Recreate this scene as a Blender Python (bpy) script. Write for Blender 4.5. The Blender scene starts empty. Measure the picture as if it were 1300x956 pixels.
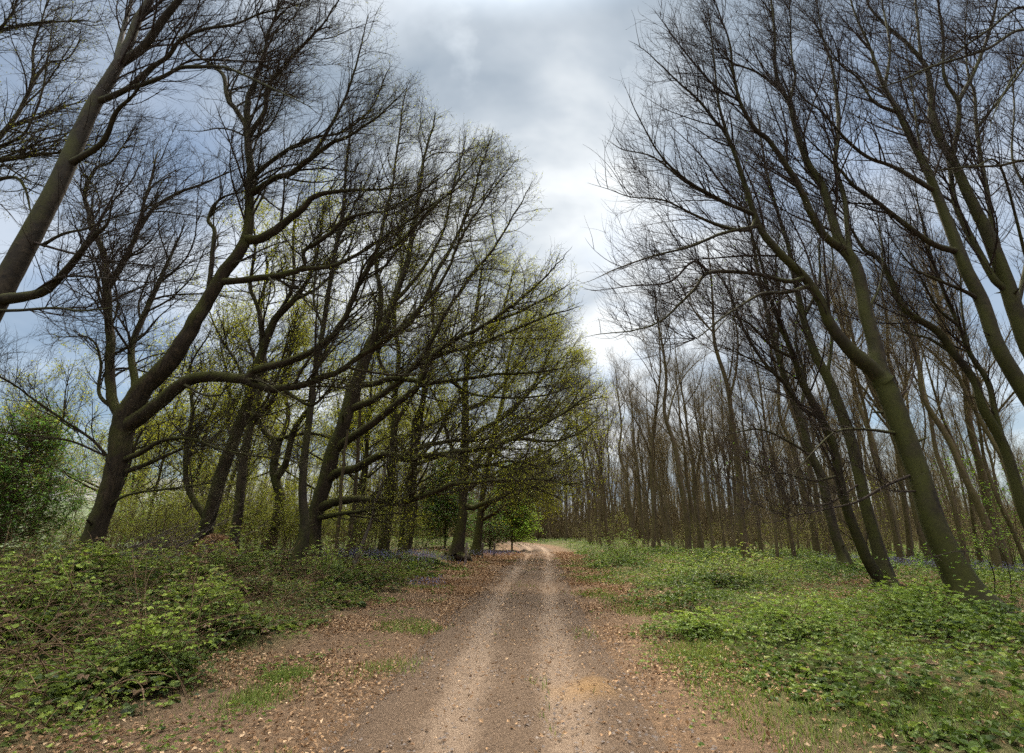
import bpy, math, random
import numpy as np
from math import radians as RAD

rng = np.random.default_rng(7)
random.seed(7)
C = bpy.context.scene.collection
scene = bpy.context.scene

# ------------------------------------------------------------------ camera
F = 650.0; CX = 650.0; CY = 433.0            # pixels of the 1300-wide photograph
HORIZON = 672.0
CAM = np.array([0.0, 0.0, 1.9])
TH = math.atan((HORIZON - CY) / F)
FW = np.array([0, math.cos(TH), math.sin(TH)])
UP = np.array([0, -math.sin(TH), math.cos(TH)])

def unproj(px, py, Y):
    d = np.array([(px - CX) / F, 0, 0]) + UP * ((CY - py) / F) + FW
    t = Y / d[1]
    return CAM + d * t, t

def proj(P):
    r = P - CAM
    a = np.maximum(r @ FW, 0.05)
    return CX + F * r[..., 0] / a, CY - F * (r @ UP) / a

cd = bpy.data.cameras.new("camera"); cam = bpy.data.objects.new("camera", cd); C.objects.link(cam)
cam.location = CAM; cam.rotation_euler = (math.pi / 2 + TH, 0, 0)
cd.sensor_width = 36; cd.lens = 18.0; cd.shift_y = -45 / 1300; cd.clip_end = 2000; cd.clip_start = 0.05
scene.camera = cam

# ------------------------------------------------------------------ terrain
def sstep(a, b, x):
    t = np.clip((x - a) / (b - a), 0, 1); return t * t * (3 - 2 * t)

def vnoise(x, y, s, seed=0):
    """cheap smooth noise from a few sines"""
    r = np.random.default_rng(seed); out = np.zeros_like(np.asarray(x, float))
    for k in range(6):
        a = r.uniform(0, 6.28); f = s * r.uniform(0.6, 1.7); p = r.uniform(0, 6.28)
        out = out + np.sin((np.cos(a) * x + np.sin(a) * y) * f + p)
    return out / 3.0

TY = np.array([-10, 0, 7.9, 16.6, 28, 40, 50, 60, 68, 79, 90, 105, 130])
TX = np.array([-.1, -.1, 0.0, .30, 1.05, 1.9, 2.4, 2.65, 2.4, 1.0, -1.5, -6, -16])
from numpy import interp
def smooth_interp(y):
    y = np.asarray(y, float); s = 0
    for o in (-6, -3, 0, 3, 6): s = s + interp(y + o, TY, TX)
    return s / 5
def xc(y): return smooth_interp(y)

def height(x, y):
    x = np.asarray(x, float); y = np.asarray(y, float)
    u = x - xc(y)
    h = 0.55 * sstep(-3.4, -8.5, u) + 0.18 * sstep(2.6, 5.0, u) - 0.5 * sstep(8, 40, u)
    h = h + 0.05 * vnoise(x, y, .55, 1) * sstep(1.5, 4, np.abs(u)) + 0.12 * vnoise(x, y, .12, 2) * sstep(4, 12, np.abs(u))
    far = sstep(140, 420, y)
    h = h + far * 6 + 3.0 * sstep(-60, -200, x) * 0
    return h

# ------------------------------------------------------------------ materials
def newmat(name):
    m = bpy.data.materials.new(name); m.use_nodes = True
    nt = m.node_tree; nt.nodes.clear()
    return m, nt, nt.nodes, nt.links

def node(nt, t, **kw):
    n = nt.nodes.new(t)
    for k, v in kw.items(): setattr(n, k, v)
    return n

def ramp(nt, fac, stops):
    r = node(nt, 'ShaderNodeValToRGB'); e = r.color_ramp.elements
    while len(e) > 1: e.remove(e[-1])
    e[0].position = stops[0][0]; e[0].color = (*stops[0][1], 1)
    for p, c in stops[1:]:
        q = e.new(p); q.color = (*c, 1)
    nt.links.new(fac, r.inputs[0]); return r.outputs[0]

def noise(nt, vec, scale, detail=4, rough=.55, dist=0):
    n = node(nt, 'ShaderNodeTexNoise'); n.inputs['Scale'].default_value = scale
    n.inputs['Detail'].default_value = detail; n.inputs['Roughness'].default_value = rough
    n.inputs['Distortion'].default_value = dist
    if vec is not None: nt.links.new(vec, n.inputs['Vector'])
    return n.outputs['Fac']

def mixc(nt, fac, a, b, mode='MIX'):
    m = node(nt, 'ShaderNodeMix', data_type='RGBA', blend_type=mode)
    for s, v in ((0, fac), (6, a), (7, b)):
        if isinstance(v, (int, float)): m.inputs[s].default_value = v
        elif isinstance(v, tuple): m.inputs[s].default_value = (*v, 1)
        else: nt.links.new(v, m.inputs[s])
    return m.outputs[2]

def math_(nt, op, a, b=None, clamp=False):
    m = node(nt, 'ShaderNodeMath', operation=op); m.use_clamp = clamp
    for i, v in enumerate((a, b)):
        if v is None: continue
        if isinstance(v, (int, float)): m.inputs[i].default_value = v
        else: nt.links.new(v, m.inputs[i])
    return m.outputs[0]

def bark(name, dark, light, moss, moss_amt, scale=1.0, fiss=True, rough=.9):
    m, nt, N, L = newmat(name)
    mp = node(nt, 'ShaderNodeMapping'); mp.inputs['Scale'].default_value = (1, 1, .22 if fiss else .8)
    geo = node(nt, 'ShaderNodeNewGeometry'); pos = geo.outputs['Position']; L.new(pos, mp.inputs['Vector'])
    n1 = noise(nt, mp.outputs[0], 13 * scale, 6, .7, .5)
    n2 = noise(nt, pos, 2.6 * scale, 5, .65)
    n3 = noise(nt, pos, .9, 6, .68)
    n5 = noise(nt, pos, 5.5, 4, .6)
    col = ramp(nt, n1, [(.32, dark), (.66, light)])
    col = mixc(nt, ramp(nt, n2, [(.42, (0,) * 3), (.62, (.8,) * 3)]), col, tuple(.42 * c for c in light))
    col = mixc(nt, ramp(nt, n5, [(.60, (0,) * 3), (.68, (.45,) * 3)]), col, tuple(1.7 * c for c in light))      # pale lichen
    sx = node(nt, 'ShaderNodeSeparateXYZ'); L.new(geo.outputs['Normal'], sx.inputs[0])
    up = math_(nt, 'ADD', math_(nt, 'MULTIPLY', sx.outputs[2], .26), math_(nt, 'MULTIPLY', sx.outputs[0], -.16))
    up = math_(nt, 'ADD', up, n3)
    mf = node(nt, 'ShaderNodeMapRange'); L.new(up, mf.inputs[0])
    mf.inputs[1].default_value = .40; mf.inputs[2].default_value = .66; mf.inputs[4].default_value = moss_amt
    n4 = noise(nt, pos, 30, 4, .7)
    mossc = mixc(nt, n4, tuple(.3 * c for c in moss), tuple(1.7 * c for c in moss))
    col = mixc(nt, mf.outputs[0], col, mossc)
    b = node(nt, 'ShaderNodeBsdfPrincipled'); L.new(col, b.inputs['Base Color']); b.inputs['Roughness'].default_value = rough
    b.inputs['Specular IOR Level'].default_value = .2
    bp = node(nt, 'ShaderNodeBump'); bp.inputs['Strength'].default_value = 1.0 if fiss else .5
    bp.inputs['Distance'].default_value = .05 if fiss else .02
    L.new(n1, bp.inputs['Height']); L.new(bp.outputs[0], b.inputs['Normal'])
    o = node(nt, 'ShaderNodeOutputMaterial'); L.new(b.outputs[0], o.inputs[0])
    return m

def leafmat(name, stops, trans=.45, rough=.6):
    m, nt, N, L = newmat(name)
    at = node(nt, 'ShaderNodeAttribute', attribute_name='tint')
    col = ramp(nt, at.outputs['Fac'], stops)
    oi = node(nt, 'ShaderNodeObjectInfo')
    hs = node(nt, 'ShaderNodeHueSaturation')
    v = math_(nt, 'ADD', math_(nt, 'MULTIPLY', oi.outputs['Random'], .3), .85); L.new(v, hs.inputs['Value']); L.new(col, hs.inputs['Color'])
    b = node(nt, 'ShaderNodeBsdfPrincipled'); L.new(hs.outputs[0], b.inputs['Base Color']); b.inputs['Roughness'].default_value = rough
    b.inputs['Specular IOR Level'].default_value = .3
    t = node(nt, 'ShaderNodeBsdfTranslucent'); L.new(hs.outputs[0], t.inputs[0])
    mx = node(nt, 'ShaderNodeMixShader'); mx.inputs[0].default_value = trans
    L.new(b.outputs[0], mx.inputs[1]); L.new(t.outputs[0], mx.inputs[2])
    o = node(nt, 'ShaderNodeOutputMaterial'); L.new(mx.outputs[0], o.inputs[0])
    return m

M = {}
M['oak'] = bark('oak_bark', (.006, .004, .0025), (.060, .040, .023), (.050, .050, .007), .9, 1.0, True)
M['beech'] = bark('beech_bark', (.009, .006, .004), (.050, .035, .021), (.047, .046, .008), .9, .6, False, .8)
M['slim'] = bark('slim_beech_bark', (.038, .025, .014), (.145, .102, .061), (.085, .073, .017), .6, .8, False, .85)
M['twig_oak'] = bark('oak_twig_bark', (.018, .012, .008), (.054, .036, .023), (.050, .048, .009), .5, 2, False)
M['twig_beech'] = bark('beech_twig_bark', (.017, .0105, .0085), (.050, .032, .025), (.04, .034, .011), .2, 2, False)
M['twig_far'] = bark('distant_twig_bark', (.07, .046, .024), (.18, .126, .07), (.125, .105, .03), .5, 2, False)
M['dead'] = bark('dead_wood', (.09, .065, .05), (.28, .22, .18), (.07, .07, .02), .25, 1.5, True)
M['brown_stem'] = bark('bramble_stem', (.06, .034, .018), (.22, .13, .07), (.07, .07, .02), .1, 3, False)
M['leaf_oak'] = leafmat('young_oak_leaf', [(0, (.15, .15, .012)), (.5, (.29, .30, .022)), (1, (.45, .46, .04))], .6)
M['leaf_dark'] = leafmat('opening_bud_leaf', [(0, (.08, .08, .012)), (.6, (.16, .16, .022)), (1, (.26, .26, .035))], .5)
M['leaf_green'] = leafmat('fresh_green_leaf', [(0, (.05, .10, .01)), (.5, (.12, .21, .018)), (1, (.22, .34, .03))], .5)
M['leaf_lime'] = leafmat('lime_green_leaf', [(0, (.07, .13, .012)), (.5, (.16, .26, .02)), (1, (.27, .36, .035))], .5)
M['leaf_holly'] = leafmat('dark_evergreen_leaf', [(0, (.03, .062, .012)), (.6, (.08, .16, .022)), (1, (.15, .25, .035))], .45, .5)
M['leaf_under'] = leafmat('understorey_leaf', [(0, (.065, .075, .01)), (.5, (.145, .16, .016)), (1, (.23, .24, .026))], .5)
M['leaf_bramble'] = leafmat('bramble_leaf', [(0, (.04, .05, .018)), (.30, (.075, .105, .024)), (.55, (.15, .195, .032)), (.8, (.28, .345, .045)), (.9, (.17, .11, .05)), (1, (.24, .15, .085))], .35, .55)
M['leaf_cover'] = leafmat('ground_cover_leaf', [(0, (.045, .075, .014)), (.4, (.10, .15, .022)), (.8, (.19, .26, .035)), (.95, (.28, .33, .055)), (1, (.18, .12, .06))], .4, .55)
M['leaf_dry'] = leafmat('dry_beech_leaf', [(0, (.09, .048, .022)), (.4, (.22, .12, .055)), (.75, (.38, .23, .115)), (1, (.56, .38, .22))], .15, .75)
M['grass'] = leafmat('grass_blade', [(0, (.08, .105, .018)), (.6, (.15, .20, .03)), (1, (.26, .29, .07))], .35, .6)
M['bluebell'] = leafmat('bluebell_flower', [(0, (.10, .09, .16)), (.6, (.155, .145, .24)), (1, (.22, .21, .32))], .3, .6)

def ground_mat():
    m, nt, N, L = newmat('woodland_floor')
    geo = node(nt, 'ShaderNodeNewGeometry'); p = geo.outputs['Position']
    n1 = noise(nt, p, .35, 5, .6); n2 = noise(nt, p, 9, 6, .7); n3 = noise(nt, p, 38, 4, .7)
    soil = ramp(nt, n2, [(.3, (.045, .029, .018)), (.5, (.105, .066, .04)), (.72, (.22, .135, .078))])
    vo = node(nt, 'ShaderNodeTexVoronoi'); vo.inputs['Scale'].default_value = 16; L.new(p, vo.inputs['Vector'])
    soil = mixc(nt, .45, soil, ramp(nt, n3, [(.35, (.05, .033, .02)), (.65, (.27, .17, .095))]))
    green = ramp(nt, n2, [(.3, (.025, .035, .01)), (.7, (.085, .10, .025))])
    at = node(nt, 'ShaderNodeAttribute', attribute_name='tint')
    gf = math_(nt, 'MULTIPLY', at.outputs['Fac'], ramp(nt, n1, [(.35, (.35,)*3), (.6, (1,)*3)]))
    col = mixc(nt, gf, soil, green)
    b = node(nt, 'ShaderNodeBsdfPrincipled'); L.new(col, b.inputs['Base Color']); b.inputs['Roughness'].default_value = .95
    b.inputs['Specular IOR Level'].default_value = .1
    bp = node(nt, 'ShaderNodeBump'); bp.inputs['Strength'].default_value = .8; bp.inputs['Distance'].default_value = .04
    L.new(math_(nt, 'ADD', n2, n3), bp.inputs['Height']); L.new(bp.outputs[0], b.inputs['Normal'])
    o = node(nt, 'ShaderNodeOutputMaterial'); L.new(b.outputs[0], o.inputs[0]); return m
M['ground'] = ground_mat()

def track_mat():
    m, nt, N, L = newmat('dirt_track')
    geo = node(nt, 'ShaderNodeNewGeometry'); p = geo.outputs['Position']
    at = node(nt, 'ShaderNodeAttribute', attribute_name='tint')      # 1 on the worn wheel lines
    n0 = noise(nt, p, .8, 4, .6); n1 = noise(nt, p, 6, 6, .7); n2 = noise(nt, p, 34, 5, .75); n3 = noise(nt, p, 120, 3, .7)
    dark = ramp(nt, n2, [(.28, (.044, .029, .018)), (.5, (.105, .069, .043)), (.72, (.20, .134, .084))])
    sand = ramp(nt, n2, [(.25, (.115, .078, .051)), (.5, (.19, .132, .088)), (.75, (.29, .212, .143))])
    f = math_(nt, 'ADD', at.outputs['Fac'], math_(nt, 'MULTIPLY', math_(nt, 'SUBTRACT', n1, .5), 1.3))
    f = math_(nt, 'ADD', f, math_(nt, 'MULTIPLY', math_(nt, 'SUBTRACT', n0, .5), .9))
    mr = node(nt, 'ShaderNodeMapRange'); L.new(f, mr.inputs[0]); mr.inputs[1].default_value = .22; mr.inputs[2].default_value = .84
    col = mixc(nt, mr.outputs[0], dark, sand)
    # ochre clay patch in the right wheel line near the camera
    vm = node(nt, 'ShaderNodeVectorMath', operation='DISTANCE'); L.new(p, vm.inputs[0]); vm.inputs[1].default_value = (.95, 7.6, 0)
    och = node(nt, 'ShaderNodeMapRange'); L.new(math_(nt, 'ADD', vm.outputs['Value'], math_(nt, 'MULTIPLY', n1, .6)), och.inputs[0])
    och.inputs[1].default_value = .9; och.inputs[2].default_value = .35
    col = mixc(nt, math_(nt, 'MULTIPLY', och.outputs[0], .5), col, (.30, .17, .06))
    b = node(nt, 'ShaderNodeBsdfPrincipled'); L.new(col, b.inputs['Base Color']); b.inputs['Roughness'].default_value = .92
    b.inputs['Specular IOR Level'].default_value = .15
    bp = node(nt, 'ShaderNodeBump'); bp.inputs['Strength'].default_value = .9; bp.inputs['Distance'].default_value = .03
    L.new(math_(nt, 'ADD', math_(nt, 'ADD', n1, n2), math_(nt, 'MULTIPLY', n3, .4)), bp.inputs['Height']); L.new(bp.outputs[0], b.inputs['Normal'])
    o = node(nt, 'ShaderNodeOutputMaterial'); L.new(b.outputs[0], o.inputs[0]); return m
M['track'] = track_mat()

def plain(name, stops, scale, rough=.9):
    m, nt, N, L = newmat(name); geo = node(nt, 'ShaderNodeNewGeometry')
    col = ramp(nt, noise(nt, geo.outputs['Position'], scale, 5, .6), stops)
    b = node(nt, 'ShaderNodeBsdfPrincipled'); L.new(col, b.inputs['Base Color']); b.inputs['Roughness'].default_value = rough
    o = node(nt, 'ShaderNodeOutputMaterial'); L.new(b.outputs[0], o.inputs[0]); return m
M['field'] = plain('far_field_grass', [(.35, (.06, .08, .03)), (.65, (.105, .13, .055))], .05)
M['hill'] = plain('hazy_wooded_hill', [(.35, (.12, .125, .11)), (.65, (.20, .20, .18))], .06)
M['stone'] = plain('track_stone', [(.3, (.08, .058, .045)), (.7, (.24, .185, .145))], 15)

# ------------------------------------------------------------------ mesh helpers
class MB:
    """collects vertex / quad blocks and links them as ONE mesh object"""
    def __init__(s): s.v = []; s.f = []; s.t = []; s.n = 0; s.mi = []
    def add(s, v, f, tint=None, mi=0):
        v = np.asarray(v, np.float32).reshape(-1, 3); f = np.asarray(f, np.int64)
        if len(v) == 0: return
        s.v.append(v); s.f.append(f + s.n); s.n += len(v); s.mi.append(np.full(len(f), mi, np.int32))
        s.t.append(np.full(len(v), .5, np.float32) if tint is None else np.asarray(tint, np.float32).ravel())
    def build(s, name, mats, parent=None, smooth=True, loc=None):
        me = bpy.data.meshes.new(name)
        v = np.concatenate(s.v); 
        if loc is not None: v = v - np.asarray(loc, np.float32)
        f = np.concatenate(s.f); t = np.concatenate(s.t)
        me.vertices.add(len(v)); me.vertices.foreach_set('co', v.ravel())
        nl = f.size; k = f.shape[1]
        me.loops.add(nl); me.loops.foreach_set('vertex_index', f.ravel().astype(np.int32))
        me.polygons.add(len(f)); me.polygons.foreach_set('loop_start', np.arange(0, nl, k, dtype=np.int32))
        me.polygons.foreach_set('use_smooth', np.full(len(f), smooth))
        if not isinstance(mats, (list, tuple)): mats = [mats]
        for m in mats: me.materials.append(m)
        if len(mats) > 1: me.polygons.foreach_set('material_index', np.concatenate(s.mi))
        a = me.attributes.new('tint', 'FLOAT', 'POINT'); a.data.foreach_set('value', t)
        me.update(calc_edges=True)
        o = bpy.data.objects.new(name, me); C.objects.link(o)
        if parent is not None: o.parent = parent
        return o

def nrm(a): return a / np.maximum(np.linalg.norm(a, axis=-1, keepdims=True), 1e-9)

def tube_block(P, R, S, lob=None):
    """P (n,k,3), R (n,k) -> verts, quads"""
    n, k, _ = P.shape
    T = nrm(np.gradient(P, axis=1))
    ref = np.where(np.abs(T[:, :1, 2:3]) > .8, np.array([1., 0, 0]), np.array([0, 0, 1.]))
    U = nrm(np.cross(T, np.broadcast_to(ref, T.shape))); V = np.cross(T, U)
    a = np.arange(S) * 2 * np.pi / S
    rr = R[:, :, None] * (np.ones(S) if lob is None else lob)
    vs = P[:, :, None, :] + rr[..., None] * (np.cos(a)[None, None, :, None] * U[:, :, None, :] + np.sin(a)[None, None, :, None] * V[:, :, None, :])
    idx = np.arange(n * k * S).reshape(n, k, S)
    A = idx[:, :-1, :]; B = idx[:, 1:, :]
    q = np.stack([A, np.roll(A, -1, 2), np.roll(B, -1, 2), B], -1).reshape(-1, 4)
    return vs.reshape(-1, 3), q

def leaf_block(pos, d, nr, size, wid=.55, fold=.25, fine=False, tint=None):
    """leaves from base pos along d with normal nr"""
    n = len(pos); d = nrm(d); s = nrm(np.cross(d, nr)); nr = np.cross(s, d)
    size = np.broadcast_to(np.asarray(size, float), (n,))[:, None]
    wid = np.broadcast_to(np.asarray(wid, float), (n,))[:, None]; w = size * wid * .5; up = nr * w * fold * 2
    if tint is None: tint = rng.random(n)
    if fine:
        b = pos; t = pos + d * size - nr * size * .12
        l1 = pos + d * size * .30 - s * w + up; l2 = pos + d * size * .66 - s * w * .78 + up * .7
        r1 = pos + d * size * .30 + s * w + up; r2 = pos + d * size * .66 + s * w * .78 + up * .7
        v = np.stack([b, l1, l2, t, r2, r1], 1).reshape(-1, 3); i = np.arange(n)[:, None] * 6
        f = np.concatenate([i + np.array([0, 3, 2, 1]), i + np.array([0, 5, 4, 3])])
        return v, f, np.repeat(tint, 6)
    b = pos; t = pos + d * size; l = pos + d * size * .45 - s * w + up; r = pos + d * size * .45 + s * w + up
    v = np.stack([b, r, t, l], 1).reshape(-1, 3); i = np.arange(n)[:, None] * 4
    return v, i + np.array([0, 1, 2, 3]), np.repeat(tint, 4)

def rdir(n): return nrm(rng.normal(size=(n, 3)))

# ------------------------------------------------------------------ tags
def tag(o, label=None, cat=None, group=None, kind=None):
    if label: o['label'] = label
    if cat: o['category'] = cat
    if group: o['group'] = group
    if kind: o['kind'] = kind
    return o
def empty(name, loc, rz=0):
    o = bpy.data.objects.new(name, None); C.objects.link(o); o.location = loc; o.rotation_euler = (0, 0, rz)
    o.empty_display_size = .3; return o
def copy_tree(o, parent=None):
    c = o.copy(); C.objects.link(c); c.parent = parent
    for ch in list(o.children): copy_tree(ch, c)
    return c

# ------------------------------------------------------------------ branch growth
LX = np.array([[-60, 462], [0, 478], [40, 500], [75, 520], [110, 535], [140, 552], [150, 590], [165, 632], [190, 652], [235, 680], [270, 700],
               [310, 712], [345, 722], [385, 730], [430, 742], [470, 760], [500, 776], [540, 790], [900, 800]], float)
RX = np.array([[-60, 838], [10, 826], [50, 812], [90, 806], [120, 796], [150, 788], [180, 776], [205, 765], [235, 782], [260, 768], [300, 772], [330, 775],
               [350, 738], [380, 765], [425, 760], [455, 785], [540, 790], [900, 700]], float)
def keep_left(P):
    px, py = proj(P); j = rng.normal(9, 10, P.shape[0])
    return (px.max(1) < np.interp(py[:, -1], LX[:, 0], LX[:, 1]) + j) & (P[:, :, 1].min(1) > 3.0)
def keep_right(P):
    px, py = proj(P); j = rng.normal(-9, 11, P.shape[0])
    return (px.min(1) > np.interp(py[:, -1], RX[:, 0], RX[:, 1]) + j) & (P[:, :, 1].min(1) > 3.0)
def keep_all(P): return np.ones(len(P), bool)

def grow(P0, D0, L, R0, K, wig, trop, tropw, tip=.25):
    n = len(P0); P = np.zeros((n, K + 1, 3)); P[:, 0] = P0; D = nrm(D0)
    W = rdir(n) * wig
    for k in range(K):
        W = .62 * W + rdir(n) * wig * .8
        D = nrm(D + W + trop * tropw)
        P[:, k + 1] = P[:, k] + D * (L / K)[:, None]
    t = np.linspace(0, 1, K + 1)
    return P, R0[:, None] * (1 - (1 - tip) * t[None, :])

def spawn(par, dens, cfg, keep):
    """par: list of (P (n,k,3), R (n,k)); children with `dens` per metre, skewed to the outer part"""
    Ps, Ts, Rs, Ws = [], [], [], []
    for P, R in par:
        A, B = P[:, :-1], P[:, 1:]; seg = B - A; ln = np.linalg.norm(seg, axis=-1)
        k = P.shape[1] - 1; tt = (np.arange(k) + .5) / k
        w = ln * np.interp(tt, [0, cfg.get('start', .12), cfg.get('start', .12) + .02, 1], [0, 0, .6, 2.0])[None]
        w = w * np.exp(rng.normal(0, .42, (len(P), 1)) if len(P) > 1 else np.zeros((1, 1))); Ps.append(np.concatenate([A.reshape(-1, 3), B.reshape(-1, 3)], 1)); Ts.append(nrm(seg).reshape(-1, 3)); Rs.append(((R[:, :-1] + R[:, 1:]) / 2).ravel()); Ws.append(w.ravel())
    AB = np.concatenate(Ps); T = np.concatenate(Ts); R = np.concatenate(Rs); W = np.concatenate(Ws)
    n = int(W.sum() * dens)
    if n < 1: return None
    i = rng.choice(len(W), n, p=W / W.sum()); u = rng.random((n, 1))
    pos = AB[i, :3] * (1 - u) + AB[i, 3:] * u; T = T[i]
    rc = np.clip(R[i] * rng.uniform(*cfg['rr'], n), cfg['rmin'], cfg['rmax'])
    L = cfg['lk'] * rc ** .75 * rng.uniform(.65, 1.35, n)
    ang = np.radians(rng.uniform(*cfg['ang'], n))[:, None]
    bias = np.asarray(cfg['bias'])
    best = None
    for c in range(3):
        s = rdir(n); s = nrm(s - T * (s * T).sum(1, keepdims=True)); sc = (s * bias).sum(1) + rng.normal(0, .55, n)
        if best is None: best, bs = s, sc
        else:
            m = sc > bs; best = np.where(m[:, None], s, best); bs = np.where(m, sc, bs)
    D = T * np.cos(ang) + best * np.sin(ang)
    P, RR = grow(pos, D, L, rc, cfg['K'], cfg['wig'], np.asarray(cfg['trop']), cfg['tw'])
    k = keep(P)
    return P[k], RR[k]

def cfgs(kind, bias, rmin=.0035):
    up = np.array([0, 0, 1.]); b = np.asarray(bias, float)
    if kind == 'oak':
        return [dict(rr=(.28, .56), rmin=.011, rmax=.045, lk=35, ang=(28, 62), bias=b, K=9, wig=.21, trop=b, tw=.06, start=.10, S=5),
                dict(rr=(.3, .6), rmin=.0065, rmax=.018, lk=33, ang=(28, 60), bias=b, K=6, wig=.24, trop=b, tw=.05, start=.08, S=4),
                dict(rr=(.4, .7), rmin=rmin, rmax=.007, lk=30, ang=(25, 60), bias=b * .6, K=4, wig=.26, trop=up, tw=.05, start=.1, S=3)]
    return [dict(rr=(.25, .52), rmin=.010, rmax=.035, lk=40, ang=(22, 48), bias=b, K=9, wig=.10, trop=b, tw=.07, start=.10, S=5),
            dict(rr=(.28, .55), rmin=.006, rmax=.016, lk=37, ang=(25, 55), bias=b, K=6, wig=.15, trop=b * .6 + up * .4, tw=.07, start=.08, S=4),
            dict(rr=(.4, .7), rmin=rmin, rmax=.0065, lk=33, ang=(25, 55), bias=b * .5, K=4, wig=.18, trop=up, tw=.08, start=.1, S=3)]

def catmull(pts, per=5):
    p = np.asarray(pts, float); p = np.vstack([2 * p[0] - p[1], p, 2 * p[-1] - p[-2]]); out = []
    for i in range(1, len(p) - 2):
        for t in np.arange(per) / per:
            a, b, c, d = p[i - 1], p[i], p[i + 1], p[i + 2]
            out.append(.5 * ((2 * b) + (-a + c) * t + (2 * a - 5 * b + 4 * c - d) * t * t + (-a + 3 * b - 3 * c + d) * t ** 3))
    out.append(p[-2]); return np.array(out)

DK = (.68, .82, .88)
def hero(name, label, Y, limbs, kind='oak', side='L', dens=(1.7, 5.2, 6.5), leaves=0, leafmat_='leaf_oak', leafsize=.05, group=None, rmin=.0035,
         bias=None, cat='tree', flare=.75, wig=.012, leaf_h=None, extra_keep=None):
    """limbs: list of (points [(px,py,width_px)...], depth change over the limb in metres)
    the first is the trunk; every later limb starts on the nearest earlier one."""
    if bias is None: bias = (.55, -.15, .65) if side == 'L' else (-.5, -.1, .75) if side == 'R' else (0, 0, 1)
    keep = {'L': keep_left, 'R': keep_right}.get(side, keep_all)
    built = []
    for li, (pts, dy) in enumerate(limbs):
        pts = [p if len(p) == 3 else (*p, 3) for p in pts]
        n = len(pts); d = np.cumsum([0] + [math.hypot(pts[i + 1][0] - pts[i][0], pts[i + 1][1] - pts[i][1]) for i in range(n - 1)]); d /= max(d[-1], 1)
        if li == 0:
            Y0 = Y; start = None
        else:
            allp = np.concatenate([b[0] for b in built]); qx, qy = proj(allp)
            j = np.argmin((qx - pts[0][0]) ** 2 + (qy - pts[0][1]) ** 2); start = allp[j]; Y0 = start[1]
        XYZ, Rr = [], []
        for i, ((px, py, w), s) in enumerate(zip(pts, d)):
            i0, i1 = max(i - 1, 0), min(i + 1, n - 1); ex, ey = pts[i1][0] - pts[i0][0], pts[i1][1] - pts[i0][1]; el = math.hypot(ex, ey) or 1
            off = ((px - CX) * -ey / el + (py - CY) * ex / el) / F          # a lens this wide stretches what is far off its axis
            P, t = unproj(px, py, Y0 + dy * s ** 1.2); XYZ.append(P); Rr.append(.43 * w * t / F / math.sqrt(1 + off * off))
        XYZ = np.array(XYZ); Rr = np.array(Rr)
        if li == 0:
            b = XYZ[0].copy(); dirn = XYZ[0] - XYZ[1]; gz = float(height(b[0], b[1]))
            if b[2] > gz + .15:
                steps = 2; k = (b[2] - gz) / max(-dirn[2], .3) if dirn[2] < 0 else 0
                off = np.clip(dirn[:2] * min(k, 1.2) * .6, -1.2, 1.2)
                ex = np.array([b[0] + off[0], b[1] + off[1], gz])
                XYZ = np.vstack([ex, XYZ]); Rr = np.concatenate([[Rr[0] * 1.12], Rr])
            base = np.array([XYZ[0][0], XYZ[0][1], float(height(XYZ[0][0], XYZ[0][1]))])
            XYZ[0][2] = base[2]
            XYZ = np.vstack([XYZ[0] - [0, 0, .35], XYZ]); Rr = np.concatenate([[Rr[0] * 1.05], Rr])
        elif start is not None: XYZ[0] = start
        tipd = XYZ[-1] - XYZ[-2]; tl = np.linalg.norm(tipd); tipd = nrm(tipd / tl + rdir(1)[0] * .25 + np.array([0, 0, .15]))
        XYZ = np.vstack([XYZ, XYZ[-1] + tipd * min(.5, tl)]); Rr = np.append(Rr, min(.006, Rr[-1] * .5))
        Q = catmull(XYZ, 6); Rq = np.interp(np.linspace(0, len(Rr) - 1, len(Q)), np.arange(len(Rr)), Rr)
        kr = np.convolve(np.pad(Rq, 4, 'edge'), np.ones(9) / 9, 'valid'); Rq = kr * (1 - .45 * np.linspace(0, 1, len(Q)) ** 3) if li else kr
        ln = np.linalg.norm(np.diff(Q, axis=0), axis=1).sum()
        a = rng.normal(0, 1, (len(Q), 3)); kn = np.ones(3 if kind == 'oak' else 9); a = np.stack([np.convolve(a[:, c], kn / len(kn), 'same') for c in range(3)], 1)
        if kind != 'oak': a *= .7
        if li == 0: a *= .45
        a[:2] = 0; Q = Q + a * wig * ln * .35 * np.linspace(.3, 1, len(Q))[:, None]
        built.append((Q, Rq))
    root = empty(name, base); tag(root, label, cat, group)
    bm = M[kind if kind in M else 'beech']
    # trunk
    Q, Rq = built[0]; S = 18; h = Q[:, 2] - base[2]
    fl = 1 + flare * np.exp(-np.maximum(h, 0) / .45)
    a = np.arange(S) * 2 * np.pi / S; ph = rng.uniform(0, 6.28, 4)
    lob = 1 + (.05 + .32 * np.exp(-np.maximum(h, 0) / .45))[:, None] * (np.cos(3 * a + ph[0]) * .6 + np.cos(5 * a + ph[1]) * .4)[None] + .04 * np.cos(2 * a[None] + ph[2] + h[:, None] * .5) + .02 * np.cos(4 * a[None] + ph[3] - h[:, None] * .5)
    lob = lob + rng.normal(0, .009, lob.shape)
    Qe = np.vstack([Q, Q[-1] + (Q[-1] - Q[-2]) * .5]); Re = np.concatenate([Rq * fl, [0.002]]); lob = np.vstack([lob, lob[-1:]])
    mb = MB(); mb.add(*tube_block(Qe[None], Re[None], S, lob[None]))
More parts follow.
